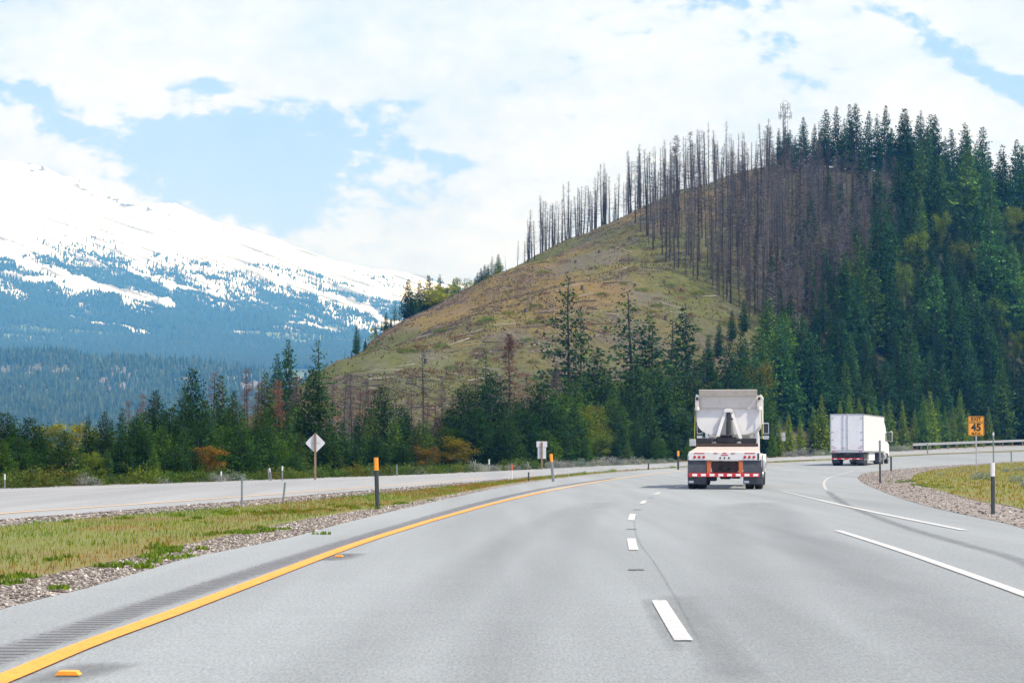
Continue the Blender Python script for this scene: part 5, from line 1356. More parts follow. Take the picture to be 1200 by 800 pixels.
ROW = [
 (2, 484, 16, 'pine', 1.1, DK, 'dark dense pine at the very left end of the roadside row'),
 (33, 489, 14, 'pine', 1.1, DK, 'rounded dark pine second from the left, beside the leftmost'),
 (74, 505, 9, 'pine', 1.0, G, 'low rounded pine in front of the yellow-green trees at left'),
 (50, 520, 12, 'pine', 1.2, DK, 'squat dark pine filling the gap behind the left shrubs'),
 (101, 488, 18, 'slimfir', 1.1, BL, 'slim blue-green fir right of the yellow-green trees'),
 (123, 482, 16, 'bigfir', .8, (1.1, .9, .95), 'brownish grey fir with a blunt top, left row'),
 (142, 478, 22, 'slimfir', 1.1, BL, 'slim bluish fir behind the left row, beside the brownish blunt one'),
 (158, 488, 14, 'pine', .9, G, 'mid green pine between the brownish fir and the dark spired fir'),
 (183, 457, 20, 'bigfir', .85, DK, 'dark ragged fir with a bare lower trunk, left row'),
 (203, 478, 16, 'pine', .8, DK, 'short dark pine just right of the ragged fir'),
 (226, 431, 24, 'bigfir', .80, DK, 'tallest dark fir of the left row, with a ragged spire'),
 (214, 470, 20, 'bigfir', .7, DK, 'dark fir leaning against the tallest one on its left side'),
 (243, 468, 20, 'bigfir', .8, G, 'dark green fir just right of the tallest one'),
 (249, 437, 32, 'deadthin', 1.3, PU, 'bare grey-purple dead fir behind the tallest fir'),
 (261, 440, 28, 'slimfir', 1.2, G, 'green pointed fir right of the bare grey-purple one'),
 (275, 457, 20, 'bigfir', .7, OL, 'olive fir with a browned top, left row'),
 (292, 432, 40, 'deadthin', 1.2, PU, 'tall bare dead fir in the gap right of the browned fir'),
 (300, 450, 26, 'rust', .8, (.7, .9, .9), 'dead grey-brown fir beside the tall bare one'),
 (312, 436, 32, 'slimfir', 1.1, (1.6, 1.2, .7), 'brown-green thinning fir at the edge of the burnt gap'),
 (322, 446, 36, 'deadthin', 1.2, PU, 'bare dead fir in the burnt gap, left of the rust one'),
 (330, 445, 24, 'rust', .9, (1.3, 1.0, .9), 'rust-brown dead fir in the burnt gap'),
 (338, 397, 90, 'slimfir', 1.0, (.9, 1.05, .95), 'tall slender green fir standing alone above the burnt gap'),
 (324, 414, 100, 'slimfir', .9, BL, 'pale bluish slender fir behind the lone tall one'),
 (345, 452, 30, 'deadthin', 1.1, PU, 'thin bare dead fir between the rust one and the big broad fir'),
 (366, 430, 22, 'bigfir', .90, G, 'big broad green fir standing behind the diamond sign'),
 (374, 398, 95, 'sparse', 1.1, (1.3, 1.3, 1.1), 'pale thin-crowned fir rising above the big broad fir'),
 (392, 498, 12, 'young', .95, (.45, .62, .5), 'small dense green fir just right of the diamond sign'),
 (400, 440, 40, 'deadthin', 1.0, PU, 'left of two bare dead trunks before the hill foot'),
 (412, 438, 36, 'deadthin', .9, PU, 'right of two bare dead trunks before the hill foot'),
 (424, 445, 40, 'deadthin', .9, PU, 'faint bare dead tree left of the middle pine'),
 (448, 452, 30, 'pine', .75, DK, 'dark pine with a pointed top in the middle of the roadside row'),
 (430, 492, 18, 'young', .9, (.5, .65, .6), 'bushy green fir below the dark middle pine'),
 (470, 478, 28, 'pine', .8, DK, 'smaller dark pine to the right of the middle pine'),
 (488, 500, 14, 'bigfir', 1.1, (1.7, 1.0, .8), 'brownish half-dead fir in the middle of the row'),
 (510, 470, 26, 'deadthin', 1.3, (1.3, .9, .8), 'brown bare fir left of the twin dark pines'),
 (497, 408, 60, 'dead', .8, (.8, .7, .8), 'tall lone charred snag standing before the open slope'),
 (545, 450, 22, 'pine', .85, DK, 'left of the twin dark pines behind the yellow bush'),
 (576, 437, 24, 'pine', .95, DK, 'right and taller of the twin dark pines behind the yellow bush'),
 (560, 478, 16, 'pine', 1.0, DK, 'lower dark pine between the twin dark pines'),
 (604, 470, 24, 'bigfir', .9, DK, 'dark fir right of the twin pines'),
 (598, 392, 44, 'rust', 1.0, (.9, .75, .8), 'tall reddish dead fir right of the twin pines'),
 (570, 410, 60, 'sparse', .9, G, 'thin pale fir behind the twin pines'),
 (634, 449, 20, 'pine', 1.0, DK, 'broad dark pine above the two-panel sign'),
 (618, 482, 14, 'pine', 1.0, DK, 'low dark pine left of the two-panel sign'),
 (655, 480, 20, 'bigfir', .9, G, 'mid green fir right of the two-panel sign'),
 (665, 324, 62, 'sparse', 1.0, G, 'tall open-crowned fir standing out against the slope'),
 (680, 358, 60, 'sparse', .7, G, 'shorter thin fir beside the tall open-crowned one'),
 (698, 408, 40, 'fir', 1.1, G, 'dense green fir below the thin open-crowned pair'),
 (712, 432, 36, 'fir', 1.0, OL, 'olive green fir right of the dense one'),
 (742, 338, 64, 'sparse', 1.2, G, 'open-crowned fir left of the group on the slope'),
 (742, 415, 36, 'fir', 1.0, G, 'pointed fir below the open-crowned fir of the slope group'),
 (765, 369, 58, 'slimfir', 1.2, G, 'narrow fir second of the slope group'),
 (786, 372, 58, 'sparse', 1.2, G, 'thin fir third of the slope group'),
 (803, 360, 62, 'slimfir', 1.4, (.9, 1, .9), 'dense pointed fir right of the slope group'),
 (778, 440, 34, 'fir', 1.1, DK, 'dark fir left of the dump truck tub'),
 (760, 458, 28, 'fir', 1.0, G, 'green fir two trees left of the dump truck'),
 (726, 470, 26, 'fir', 1.1, G, 'green fir three trees left of the dump truck'),
 (800, 470, 26, 'fir', 1.1, G, 'green fir close behind the left side of the dump truck'),
 (826, 409, 44, 'fir', 1.1, DK, 'dark fir directly above the dump truck'),
 (870, 420, 40, 'young', .9, (.45, .7, .5), 'brighter pointed fir above the right side of the dump truck'),
 (852, 400, 55, 'fir', 1.1, DK, 'dark fir behind the brighter pointed one above the dump truck'),
 (868, 388, 66, 'fir', 1.0, (1.2, 1.1, .8), 'olive fir at the upper edge above the dump truck'),
 (676, 472, 22, 'bigfir', .8, G, 'mid green fir left of the yellow-green leafy tree'),
 (745, 488, 18, 'bigfir', .9, G, 'low mid green fir below the pointed slope fir'),
]
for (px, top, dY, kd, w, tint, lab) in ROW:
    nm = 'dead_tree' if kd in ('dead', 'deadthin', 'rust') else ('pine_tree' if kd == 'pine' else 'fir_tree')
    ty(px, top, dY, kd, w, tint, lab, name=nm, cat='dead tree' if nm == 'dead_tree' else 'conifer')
YEL = [
 (55, 494, 60, 'yellow', 1.35, (1.0, 1.05, .6), 'left of the yellow-green leafy trees behind the low pine'),
 (90, 492, 64, 'yellow', 1.3, (1.15, 1.1, .55), 'right and rounder of the yellow-green leafy trees behind the low pine'),
 (108, 527, 8, 'yellow', 1.1, (.75, 1.0, .5), 'bright yellow-green bush left of centre in the left roadside row'),
 (246, 520, 7, 'yellow', 1.5, (1.0, .55, .32), 'rusty orange bush in front of the left firs'),
 (537, 507, 7, 'yellow', 1.35, (.95, .75, .3), 'golden yellow bush in front of the twin dark pines'),
 (500, 520, 9, 'yellow', 1.2, (.7, .45, .35), 'brownish leafless-looking bush left of the golden one'),
 (693, 470, 24, 'yellow', .8, (.9, .95, .5), 'slim yellow-green leafy tree between the firs left of the dump truck'),
 (706, 500, 12, 'yellow', .9, (.5, .7, .45), 'dull green leafy bush under the slim yellow-green tree'),
 (886, 418, 44, 'yellow', .6, (.75, .7, .3), 'golden leafy tree at the forest edge right above the dump truck'),
 (965, 355, 80, 'yellow', .8, (.75, .7, .35), 'golden leafy tree high in the forest above the box truck'),
 (1015, 402, 60, 'yellow', 1.1, (.4, .7, .25), 'bright green leafy tree inside the dark forest above the box truck'),
 (1030, 388, 64, 'yellow', .9, (.55, .6, .35), 'dull olive leafy tree inside the dark forest above the box truck'),
]
for (px, top, dY, kd, w, tint, lab) in YEL: ty(px, top, dY, kd, w, tint, lab, name='leafy_tree', cat='leafy tree')
def at_hit(px, base, top, kd, w, tint, lab, name, cat, group=None):
    p = hit(px, base)
    if p is None: return
    zt = P(px, top, p.y).z; plant(kd, p, max(zt - p.z, 1), w, tint, lab, cat, name, group)
LEAFY = [(1070, 335, 263), (1100, 305, 243), (1130, 340, 275), (1185, 300, 238), (1168, 400, 345), (1062, 365, 300), (1190, 430, 385), (965, 400, 355), (1015, 450, 402), (1030, 430, 388)]
for (px, b, t_, w, tint, lab) in [
    (1070, 335, 263, 1.0, (.85, .95, .4), 'large yellow-green leafy tree halfway up the dark forest slope'),
    (1100, 305, 243, .8, (.8, .9, .4), 'yellow-green leafy tree just above and right of the largest one on the slope'),
    (1130, 340, 275, 1.0, (.65, .7, .4), 'olive leafy tree right of the large yellow-green one on the forest slope'),
    (1185, 300, 238, .9, (.9, .95, .35), 'upper yellow leafy tree at the right edge of the forest'),
    (1168, 400, 345, .9, (.6, .85, .45), 'pale green leafy tree low on the right edge of the forest'),
    (1062, 365, 300, .8, (.6, .75, .5), 'grey-green leafy tree above the middle of the forest'),
    (1190, 430, 385, .9, (.7, .8, .5), 'small pale leafy tree at the lowest right edge of the forest')]:
    at_hit(px, b, t_, 'yellow', w * .85, (tint[0] * .95, tint[1] * 1.15, tint[2] * 1.2), lab, 'leafy_tree', 'leafy tree')

# trees along the left shoulder of the hill
SH = [(420, 415, 384, 'sparse', .7, BL, 'tiny thin fir at the lowest end of the hill shoulder'),
 (404, 432, 408, 'dead', .7, PU, 'thin bare trunk at the lowest end of the hill shoulder'),
 (417, 428, 380, 'slimfir', .9, (.9, 1.1, 1.0), 'slim spired fir on the lower hill shoulder'),
 (436, 412, 383, 'open', .8, (.8, .95, .7), 'small pale leafy tree on the lower hill shoulder'),
 (447, 404, 372, 'sparse', .8, BL, 'thin dark fir beside the small pale leafy tree'),
 (462, 396, 354, 'sparse', 1.0, BL, 'thin fir below the shoulder grove'),
 (468, 392, 362, 'sparse', .8, BL, 'lesser thin fir just right of the one below the shoulder grove'),
 (479, 388, 327, 'fir', 1.25, DK, 'left tall fir of the shoulder grove'),
 (491, 382, 328, 'fir', 1.2, DK, 'second tall fir of the shoulder grove'),
 (503, 378, 322, 'fir', 1.2, DK, 'third and tallest fir of the shoulder grove'),
 (515, 372, 322, 'slimfir', 1.2, DK, 'fourth fir of the shoulder grove, behind the yellow crown'),
 (485, 386, 345, 'slimfir', 1.2, DK, 'lower fir between the tall ones of the shoulder grove'),
 (508, 376, 338, 'yellow', 1.5, (1.0, 1.05, .4), 'low yellow-green leafy tree in the shoulder grove'),
 (520, 368, 332, 'yellow', 1.6, (.75, .9, .35), 'rounded bright leafy tree topping the shoulder grove'),
 (538, 360, 322, 'open', .9, (.8, 1.0, .5), 'pale airy leafy tree right of the shoulder grove'),
 (551, 350, 322, 'open', .8, (.85, 1.0, .6), 'second pale airy leafy tree near the shoulder top'),
 (563, 345, 314, 'fir', 1.0, DK, 'left dark fir of the trio near the shoulder top'),
 (572, 340, 311, 'fir', .8, DK, 'right dark fir of the trio near the shoulder top'),
 (580, 337, 305, 'open', .8, (.6, .7, .6), 'thin greyish tree ending the trio near the shoulder top'),
 (593, 330, 300, 'dead', .6, PU, 'bare lone snag between the shoulder trees and the crest snags')]
for (px, b, t_, kd, w, tint, lab) in SH:
    Y = ridgeY(px) * (.95 if kd in ('yellow', 'open') else .975); X = (px - 600) / F * Y; z = float(H(X, Y)); zt = P(px, t_, Y).z
    if kd in ('yellow', 'open'): tint = tuple(1.7 * q_ for q_ in tint); w *= 1.25
    nm = 'dead_tree' if kd == 'dead' else ('leafy_tree' if kd in ('yellow', 'open') else 'fir_tree')
    plant(kd, (X, Y, z), max(zt - z, 1.), w, tint, lab, {'dead_tree': 'dead tree', 'leafy_tree': 'leafy tree', 'fir_tree': 'conifer'}[nm], nm)

for x in [412, 428, 440, 452, 458, 474, 482, 488, 496, 500, 506, 511, 524, 531, 535, 544, 547, 556, 559, 568, 576, 584]:
    Y = ridgeY(x) * random.uniform(.96, 1.0); X = (x - 600) / F * Y; z = float(H(X, Y)); _, yb = pix(X, Y, z); hh = random.uniform(18, 38) * (1 if x > 470 else .7)
    plant(random.choice(['slimfir', 'sparse', 'fir']), (X, Y, z), P(x, yb - hh, Y).z - z, random.uniform(.9, 1.3), random.choice([G, (.8, .95, .8), (1.7, 1.6, .9)]), 'small conifer among the trees climbing the left shoulder of the hill', 'conifer', 'fir_tree', 'small conifers on the hill shoulder')

# ---- burnt crest: skyline snags
ENV = np.array([[608, 262], [617, 244], [640, 218], [655, 225], [665, 205], [685, 208], [703, 182], [720, 205], [735, 178], [748, 160], [762, 172], [772, 152], [790, 158], [800, 150], [815, 150], [826, 138], [840, 146], [852, 133], [868, 150], [880, 160], [893, 152], [903, 125], [915, 150], [940, 160], [960, 165]], float)
lab_c = 'bare blackened dead tree in the row standing along the skyline of the burnt crest'
xs = np.concatenate([np.linspace(611, 745, 72), np.linspace(747, 905, 82), np.linspace(908, 1000, 14)])
xs = xs + 3.2 * np.sin(xs * .43) + 2.2 * np.sin(xs * 1.13)
for x in xs:
    x = x + random.gauss(0, 1.6); Y = ridgeY(x) + random.uniform(-34, 14)
    X = (x - 600) / F * Y; z = float(H(X, Y)); top = np.interp(x, ENV[:, 0], ENV[:, 1]) + abs(random.gauss(0, 22)) + random.uniform(0, 8)
    h = P(x, top, Y).z - z
    if h < 3: continue
    if random.random() < .07: h *= random.uniform(.35, .6)
    plant('dead', (X, Y, z), h, random.uniform(.75, 1.2) * (13 / max(h, 6)) ** .6, (.75, .72, .85), lab_c, 'dead tree', 'dead_tree', 'burnt trees along the crest skyline')
def spaced(poly, n, mind, tries=6000, asp=.6):
    out = []; p = np.array(poly)
    for _ in range(tries):
        if len(out) >= n: break
        x = random.uniform(p[:, 0].min(), p[:, 0].max()); y = random.uniform(p[:, 1].min(), p[:, 1].max())
        if not in_poly(np.array([x]), np.array([y]), poly)[0]: continue
        if all(((x - a) ** 2 + ((y - b) / asp) ** 2) > mind ** 2 for a, b in out): out.append((x, y))
    return out
# dead stand on the slope below the crest
lab_d = 'grey-brown dead tree with fine bare twigs in the dense burnt stand below the crest'
for (x, y) in spaced([(742, 262), (765, 296), (790, 318), (835, 345), (880, 372), (905, 400), (950, 385), (1000, 362), (1050, 320), (1070, 250), (1010, 225), (900, 215), (800, 235)], 85, 11):
    p = hit(x, y)
    if p is None: continue
    h = random.uniform(8, 14.5)
    plant('deadthin' if random.random() < .5 else 'dead', p, h, random.uniform(.8, 1.2), random.choice([(1, 1, 1.02), (1.15, 1.12, 1.08), (.7, .7, .75), (1.25, 1.08, .95)]), lab_d, 'dead tree', 'dead_tree', 'dead trees of the burnt stand')
# conifers: skyline at right
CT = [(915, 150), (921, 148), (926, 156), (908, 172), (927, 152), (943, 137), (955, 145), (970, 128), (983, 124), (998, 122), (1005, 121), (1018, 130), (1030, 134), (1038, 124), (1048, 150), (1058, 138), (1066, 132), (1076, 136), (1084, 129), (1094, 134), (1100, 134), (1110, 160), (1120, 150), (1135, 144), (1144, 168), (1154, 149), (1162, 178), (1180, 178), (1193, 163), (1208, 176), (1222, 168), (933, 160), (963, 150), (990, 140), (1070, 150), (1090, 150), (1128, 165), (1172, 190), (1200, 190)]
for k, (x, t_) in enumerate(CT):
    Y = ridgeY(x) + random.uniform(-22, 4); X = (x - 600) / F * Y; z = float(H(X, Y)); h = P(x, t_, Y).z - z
    plant('fir' if k % 3 else 'slimfir', (X, Y, z), h, random.uniform(.7, .95), (.62, .80, .85), 'dark pointed conifer in the row along the skyline at the right of the hill', 'conifer', 'fir_tree', 'conifers along the right skyline')  # tint leans blue: distant haze painted into the crown colour
# the forest slope
pts = spaced([(1050, 250), (1035, 330), (985, 375), (925, 425), (885, 455), (872, 480), (880, 508), (1100, 508), (1180, 524), (1240, 520), (1240, 275), (1190, 262), (1110, 240), (1060, 228)], 170, 19, asp=1.05)
for (x, y) in pts:
    p = hit(x, y)
    if p is None or p.y < 270: continue
    h = random.uniform(9, 17) * (1.05 if y < 400 else .85)
    for (lx, lb, lt) in LEAFY:
        if abs(x - lx) < 17 and y > lb - 12:
            lim = P(lx, lb - (lb - lt) * .25, p.y).z - p.z
            h = min(h, max(lim, 2.5))
    if h < 3: continue
    if x < 1000 and y < 460: h = min(h, 9.5)
    tint = random.choice([(1.0, 1.2, 1.25), (.6, .8, .75), (1.5, 1.5, 1.2), (1.1, 1.4, 1.4), (2.5, 2.1, 1.2), (.5, .65, .62), (1.9, 2.1, 1.9), (.8, 1.05, 1.15), (2.0, 1.7, 1.0)])  # bluer tints put some of the slope's haze into the crowns
    plant('fir' if random.random() < .7 else 'slimfir', p, h, random.uniform(.85, 1.25), tint, 'dark green conifer within the dense forest covering the right of the hill', 'conifer', 'fir_tree', 'conifers of the forest slope')
# the rest of the dense wood and of the burnt stand: one object each
def merged(name, kd, items, mat, lab=None):
    Vs = []; Cs = []; TV = []; TF = []; nb = 0
    src = []
    for cm, tm in KINDS[kd]:
        v = np.zeros(len(cm.vertices) * 3, np.float32); cm.vertices.foreach_get('co', v); c = np.zeros(len(cm.vertices) * 4, np.float32); cm.color_attributes['Col'].data.foreach_get('color', c)
        src.append((v.reshape(-1, 3, 3), c.reshape(-1, 3, 4)[:, :, :3]))
    for (p, h, w, tint) in items:
        v, c = random.choice(src); k = rng.random(len(v)) < .62; v = v[k]; c = c[k]
        a = random.uniform(0, 6.28); s = h / 10; ca, sa = math.cos(a) * s * w, math.sin(a) * s * w
        x = v[..., 0] * ca - v[..., 1] * sa + p[0]; y = v[..., 0] * sa + v[..., 1] * ca + p[1]; z = v[..., 2] * s + p[2]
        Vs.append(np.stack([x, y, z], -1).reshape(-1, 3)); Cs.append((c * np.array(tint)).reshape(-1, 3))
        # trunk as three long faces
        r = .13 * s * w; q = np.array([[math.cos(t) * r, math.sin(t) * r, -.3] for t in (0, 2.09, 4.19)]); tip = np.array([0, 0, h * .96])
        for i in range(3): Vs.append(np.array([q[i], q[(i + 1) % 3], tip]) + np.array(p)); Cs.append(np.tile(np.array([[.04, .034, .034]]), (3, 1)))
    V = np.concatenate(Vs); C_ = np.concatenate(Cs)
    o = bpy.data.objects.new(name, tri_mesh(name, V, C_, M[mat])); COL.objects.link(o); o.color = (1, 1, 1, 1); o['kind'] = 'stuff'
it_ = []
for (x, y) in spaced([(1050, 250), (1035, 330), (985, 375), (925, 425), (885, 455), (872, 480), (880, 508), (1100, 508), (1180, 524), (1240, 520), (1240, 275), (1190, 262), (1110, 240), (1060, 228)], 200, 11, asp=.8):
    p = hit(x, y)
    if p is None or p.y < 275: continue
    it_.append((p, random.uniform(5, 10), random.uniform(.9, 1.3), random.choice([(.4, .5, .45), (.6, .7, .55), (.9, .9, .7), (.3, .4, .36)])))
merged('wood_undergrowth', 'slimfir', it_, 'leaf')
it_ = []
for (x, y) in spaced([(742, 262), (765, 296), (790, 318), (835, 345), (880, 372), (905, 400), (950, 385), (1000, 362), (1050, 320), (1070, 250), (1010, 225), (900, 215), (800, 235)], 400, 6.2):
    p = hit(x, y)
    if p is None: continue
    it_.append((p, random.uniform(5, 11), random.uniform(.9, 1.4), random.choice([(1, 1, 1.02), (1.4, 1.38, 1.38), (.65, .65, .7), (1.2, 1.05, .9)])))
merged('burnt_wood', 'deadthin', it_, 'twig')
# scattered conifers that climb into the burnt stand
for (x, y, t_) in [(930, 345, 285), (948, 368, 300), (968, 360, 290), (978, 335, 268), (1000, 330, 262), (1012, 345, 280), (1022, 310, 240), (1035, 290, 218), (1045, 320, 245), (915, 392, 335), (990, 372, 305), (962, 395, 335), (1028, 262, 190), (1010, 240, 172), (1002, 290, 225), (940, 300, 240), (872, 392, 350), (858, 400, 362), (936, 320, 262), (905, 372, 300), (918, 350, 290), (950, 300, 230), (960, 345, 272), (898, 440, 356), (842, 420, 375), (832, 450, 392), (985, 290, 215), (972, 262, 200)]:
    at_hit(x, y, t_, 'slimfir', 1.1, (.7, .85, .75), 'green conifer growing scattered among the bare trees of the burnt stand', 'fir_tree', 'conifer', 'conifers scattered in the burnt stand')
# bright young firs at the foot behind the vehicles
YF = [(905, 500), (912, 492), (925, 482), (938, 488), (952, 476), (963, 462), (972, 486), (985, 470), (995, 462), (1008, 466), (1017, 472), (1026, 480), (1034, 470), (1041, 468), (1058, 468), (1072, 480), (1082, 462), (1089, 458), (1098, 464), (1108, 476), (1116, 474), (1125, 457), (1134, 480), (1148, 492), (1158, 476), (1168, 484), (1180, 500), (1195, 505)]
for (x, t_) in YF:
    fy = np.interp(x, [p[0] for p in o_far], [gflat(*p)[1] for p in o_far]) + random.uniform(4, 12); X = (x - 600) / F * fy; z = float(H(X, fy)); h = P(x, t_, fy).z - z
    plant('young', (X, fy, z), h, random.uniform(.7, 1.0), random.choice([(1.3, 1.4, .9), (1.7, 1.6, .8), (1.0, 1.25, .9)]), 'small bright green young fir at the forest foot behind the road on the right', 'conifer', 'fir_tree', 'young firs at the forest foot')
# low filler firs in the middle row
for (x, t_, dY) in [(12, 496, 20), (46, 505, 15), (112, 500, 20), (130, 492, 26), (168, 484, 26), (176, 496, 18), (194, 480, 24), (212, 492, 20), (240, 488, 24), (256, 478, 26), (270, 485, 22), (286, 480, 26), (303, 486, 22), (318, 478, 26), (336, 484, 22), (350, 476, 28), (385, 486, 24), (402, 492, 22), (420, 486, 26), (436, 478, 28), (462, 488, 24), (478, 484, 28), (492, 492, 22), (512, 488, 26), (526, 480, 28), (592, 476, 26), (612, 468, 28), (626, 474, 26), (646, 456, 34), (660, 462, 30), (672, 448, 38), (686, 440, 42), (708, 452, 36), (730, 446, 38), (752, 436, 42), (768, 430, 44), (790, 428, 44), (812, 440, 38), (838, 436, 40), (856, 430, 44), (876, 440, 36), (892, 436, 40), (718, 460, 30), (742, 466, 28), (585, 500, 8), (640, 505, 8), (664, 505, 9), (684, 515, 7), (722, 505, 8), (735, 515, 6), (757, 510, 7), (772, 512, 6), (788, 505, 8), (806, 515, 7), (648, 470, 30), (690, 448, 40), (722, 446, 40), (880, 478, 20), (895, 490, 12), (890, 462, 30), (815, 480, 22), (842, 470, 26), (470, 515, 8), (452, 522, 7), (415, 515, 8), (520, 500, 12), (350, 505, 12), (330, 515, 8), (300, 500, 10), (282, 498, 10), (262, 500, 12), (215, 500, 12), (190, 498, 12), (170, 505, 10), (140, 510, 10), (150, 520, 7), (20, 512, 10), (5, 515, 9), (312, 498, 14), (378, 500, 14), (232, 495, 14), (440, 505, 12), (500, 490, 20), (595, 485, 14), (180, 520, 6), (205, 522, 6), (228, 528, 5), (125, 525, 7), (318, 530, 5), (345, 528, 5)]:
    ty(x, t_, dY, random.choice(['pine', 'bigfir', 'fir']), random.uniform(.95, 1.3), random.choice([(1.1, 1.1, .9), (.6, .7, .6), (1.9, 1.6, .9), (2.4, 1.9, 1.0), (1.4, 1.4, 1.2), (1.7, 1.2, .8), (.5, .6, .5)]), 'low green conifer filling in at the foot of the taller roadside trees', name='fir_tree', cat='conifer', group='low conifers under the roadside row')
# thin dead stems before the hill foot
for (x, t_, dY) in [(286, 455, 36), (306, 448, 40), (318, 455, 40), (345, 440, 44), (352, 455, 36), (388, 450, 40), (406, 452, 44), (418, 455, 40), (432, 460, 40), (520, 455, 40), (530, 462, 36), (588, 440, 44), (610, 452, 44), (618, 438, 50), (628, 470, 36), (652, 425, 50), (500, 468, 34), (484, 460, 40), (556, 425, 60), (270, 470, 30), (152, 470, 34), (168, 462, 36), (178, 470, 30), (160, 478, 30)]:
    ty(x, t_, dY, 'deadthin', random.uniform(.9, 1.3), random.choice([(1, .85, .9), (1.2, .95, .9), (1.5, 1.0, .85)]), 'thin bare dead tree showing between the green roadside conifers', name='dead_tree', cat='dead tree', group='thin dead trees between the roadside conifers')

# ================================================================== SHRUBS
def mk_mound(n, s0, mat, **k):
    out = []
    for i in range(n):
        V, C = mound(s0 + i, **k); out.append(tri_mesh('foliage', V, C, M[mat]))
    return out
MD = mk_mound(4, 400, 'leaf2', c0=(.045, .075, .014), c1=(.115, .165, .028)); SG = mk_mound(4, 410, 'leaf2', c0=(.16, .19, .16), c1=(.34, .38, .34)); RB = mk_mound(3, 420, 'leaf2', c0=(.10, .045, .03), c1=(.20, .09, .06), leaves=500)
def shrub(ms_, p, w, h, tint, lab, name, cat, group=None):
    o = bpy.data.objects.new(name, random.choice(ms_)); COL.objects.link(o); o.location = (p[0], p[1], p[2] - .05); o.scale = (w, w, h); o.rotation_euler[2] = random.uniform(0, 6.28); o.color = (*tint, 1)
    return tag(o, lab, cat, group)
fyf = lambda px: float(np.interp(px, [p[0] for p in o_far], [gflat(*p)[1] for p in o_far]))
x = -20
while x < 640:
    fy = fyf(x) + random.uniform(1.5, 4.5); X = (x - 600) / F * fy
    w = random.uniform(.35, .8) * (1 + fy / 300)
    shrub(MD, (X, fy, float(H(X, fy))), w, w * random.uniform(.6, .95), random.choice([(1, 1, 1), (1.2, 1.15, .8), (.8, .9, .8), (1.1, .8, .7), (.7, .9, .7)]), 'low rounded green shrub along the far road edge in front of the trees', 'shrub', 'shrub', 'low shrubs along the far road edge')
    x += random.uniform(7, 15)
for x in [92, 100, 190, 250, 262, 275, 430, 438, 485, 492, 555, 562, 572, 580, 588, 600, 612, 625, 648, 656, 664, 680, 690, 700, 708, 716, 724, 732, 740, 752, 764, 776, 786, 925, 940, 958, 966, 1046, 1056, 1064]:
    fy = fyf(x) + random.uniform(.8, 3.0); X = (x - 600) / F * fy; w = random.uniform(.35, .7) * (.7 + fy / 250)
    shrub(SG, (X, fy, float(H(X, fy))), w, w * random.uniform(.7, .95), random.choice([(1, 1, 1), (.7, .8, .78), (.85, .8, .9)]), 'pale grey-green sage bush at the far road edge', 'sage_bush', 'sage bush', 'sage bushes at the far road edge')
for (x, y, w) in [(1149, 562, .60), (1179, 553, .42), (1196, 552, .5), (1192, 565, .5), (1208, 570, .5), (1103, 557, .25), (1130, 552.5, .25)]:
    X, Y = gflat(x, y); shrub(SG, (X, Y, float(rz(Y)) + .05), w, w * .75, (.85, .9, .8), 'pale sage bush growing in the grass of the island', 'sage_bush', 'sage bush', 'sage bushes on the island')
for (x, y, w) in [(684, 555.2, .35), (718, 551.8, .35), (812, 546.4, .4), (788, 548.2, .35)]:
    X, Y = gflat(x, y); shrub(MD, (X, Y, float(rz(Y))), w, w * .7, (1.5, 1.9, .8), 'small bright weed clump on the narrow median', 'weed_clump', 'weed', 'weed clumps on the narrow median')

# ================================================================== HILL DEBRIS
HP = [(400, 440), (450, 412), (500, 388), (560, 352), (600, 336), (660, 305), (740, 268), (790, 320), (850, 350), (900, 378), (880, 410), (780, 440), (640, 460), (520, 470), (420, 470)]
def logmesh(seed, mat):
    r = random.Random(seed); m = MB(); prev = Vector((-.5, 0, 0)); pr = .022
    for i in range(1, 6):
        cur = Vector((-.5 + i / 5, r.gauss(0, .012), r.gauss(0, .006))); q = .022 - .003 * i; m.tube(prev, cur, pr, q, mat, 6, caps=(i in (1, 5))); prev = cur; pr = q
    for k in range(5):
        xx = r.uniform(-.1, .45); m.tube((xx, 0, 0), (xx + r.uniform(.02, .10), r.uniform(-.12, .12), r.uniform(.02, .1)), .006, .002, mat, 4)
    o = m.build('fallen_log'); me = o.data; bpy.data.objects.remove(o); return me
LG = [logmesh(i, M['log']) for i in range(3)]; LC = [logmesh(9 + i, M['charlog']) for i in range(3)]
def slope_n(p):
    e = 1.0; zx = (float(H(p.x + e, p.y)) - float(H(p.x - e, p.y))) / 2; zy = (float(H(p.x, p.y + e)) - float(H(p.x, p.y - e))) / 2
    return Vector((-zx, -zy, 1)).normalized()
def lay(me, p, L, lab, group, name='fallen_log', cat='log'):
    n = slope_n(p); a = random.uniform(-.9, .9) + random.choice((0, math.pi)); d = Vector((math.cos(a), math.sin(a), 0)); d = (d - n * d.dot(n)).normalized(); s = n.cross(d)
    o = bpy.data.objects.new(name, me); COL.objects.link(o)
    R = Matrix((d, s, n)).transposed().to_4x4(); R.translation = p + n * .10; o.matrix_world = R @ Matrix.Diagonal((L, L, L, 1)); tag(o, lab, cat, group)
for (x, y) in spaced(HP, 50, 12):
    p = hit(x, y)
    if p: lay(random.choice(LG), p, random.uniform(1.2, 3.6), 'pale weathered log lying on the open slope of the hill', 'pale logs lying on the open slope')
for (x, y) in spaced(HP, 30, 16):
    p = hit(x, y)
    if p: lay(random.choice(LC), p, random.uniform(2, 4.5), 'charred dark log lying on the open slope of the hill', 'charred logs lying on the open slope')
m = MB(); m.lathe([(-.2, .26), (.05, .22), (.35, .19), (.45, .20), (.46, .12)], (0, 0, 0), M['charlog'], 9, 'z'); so_ = m.build('stump'); stm = so_.data; bpy.data.objects.remove(so_)
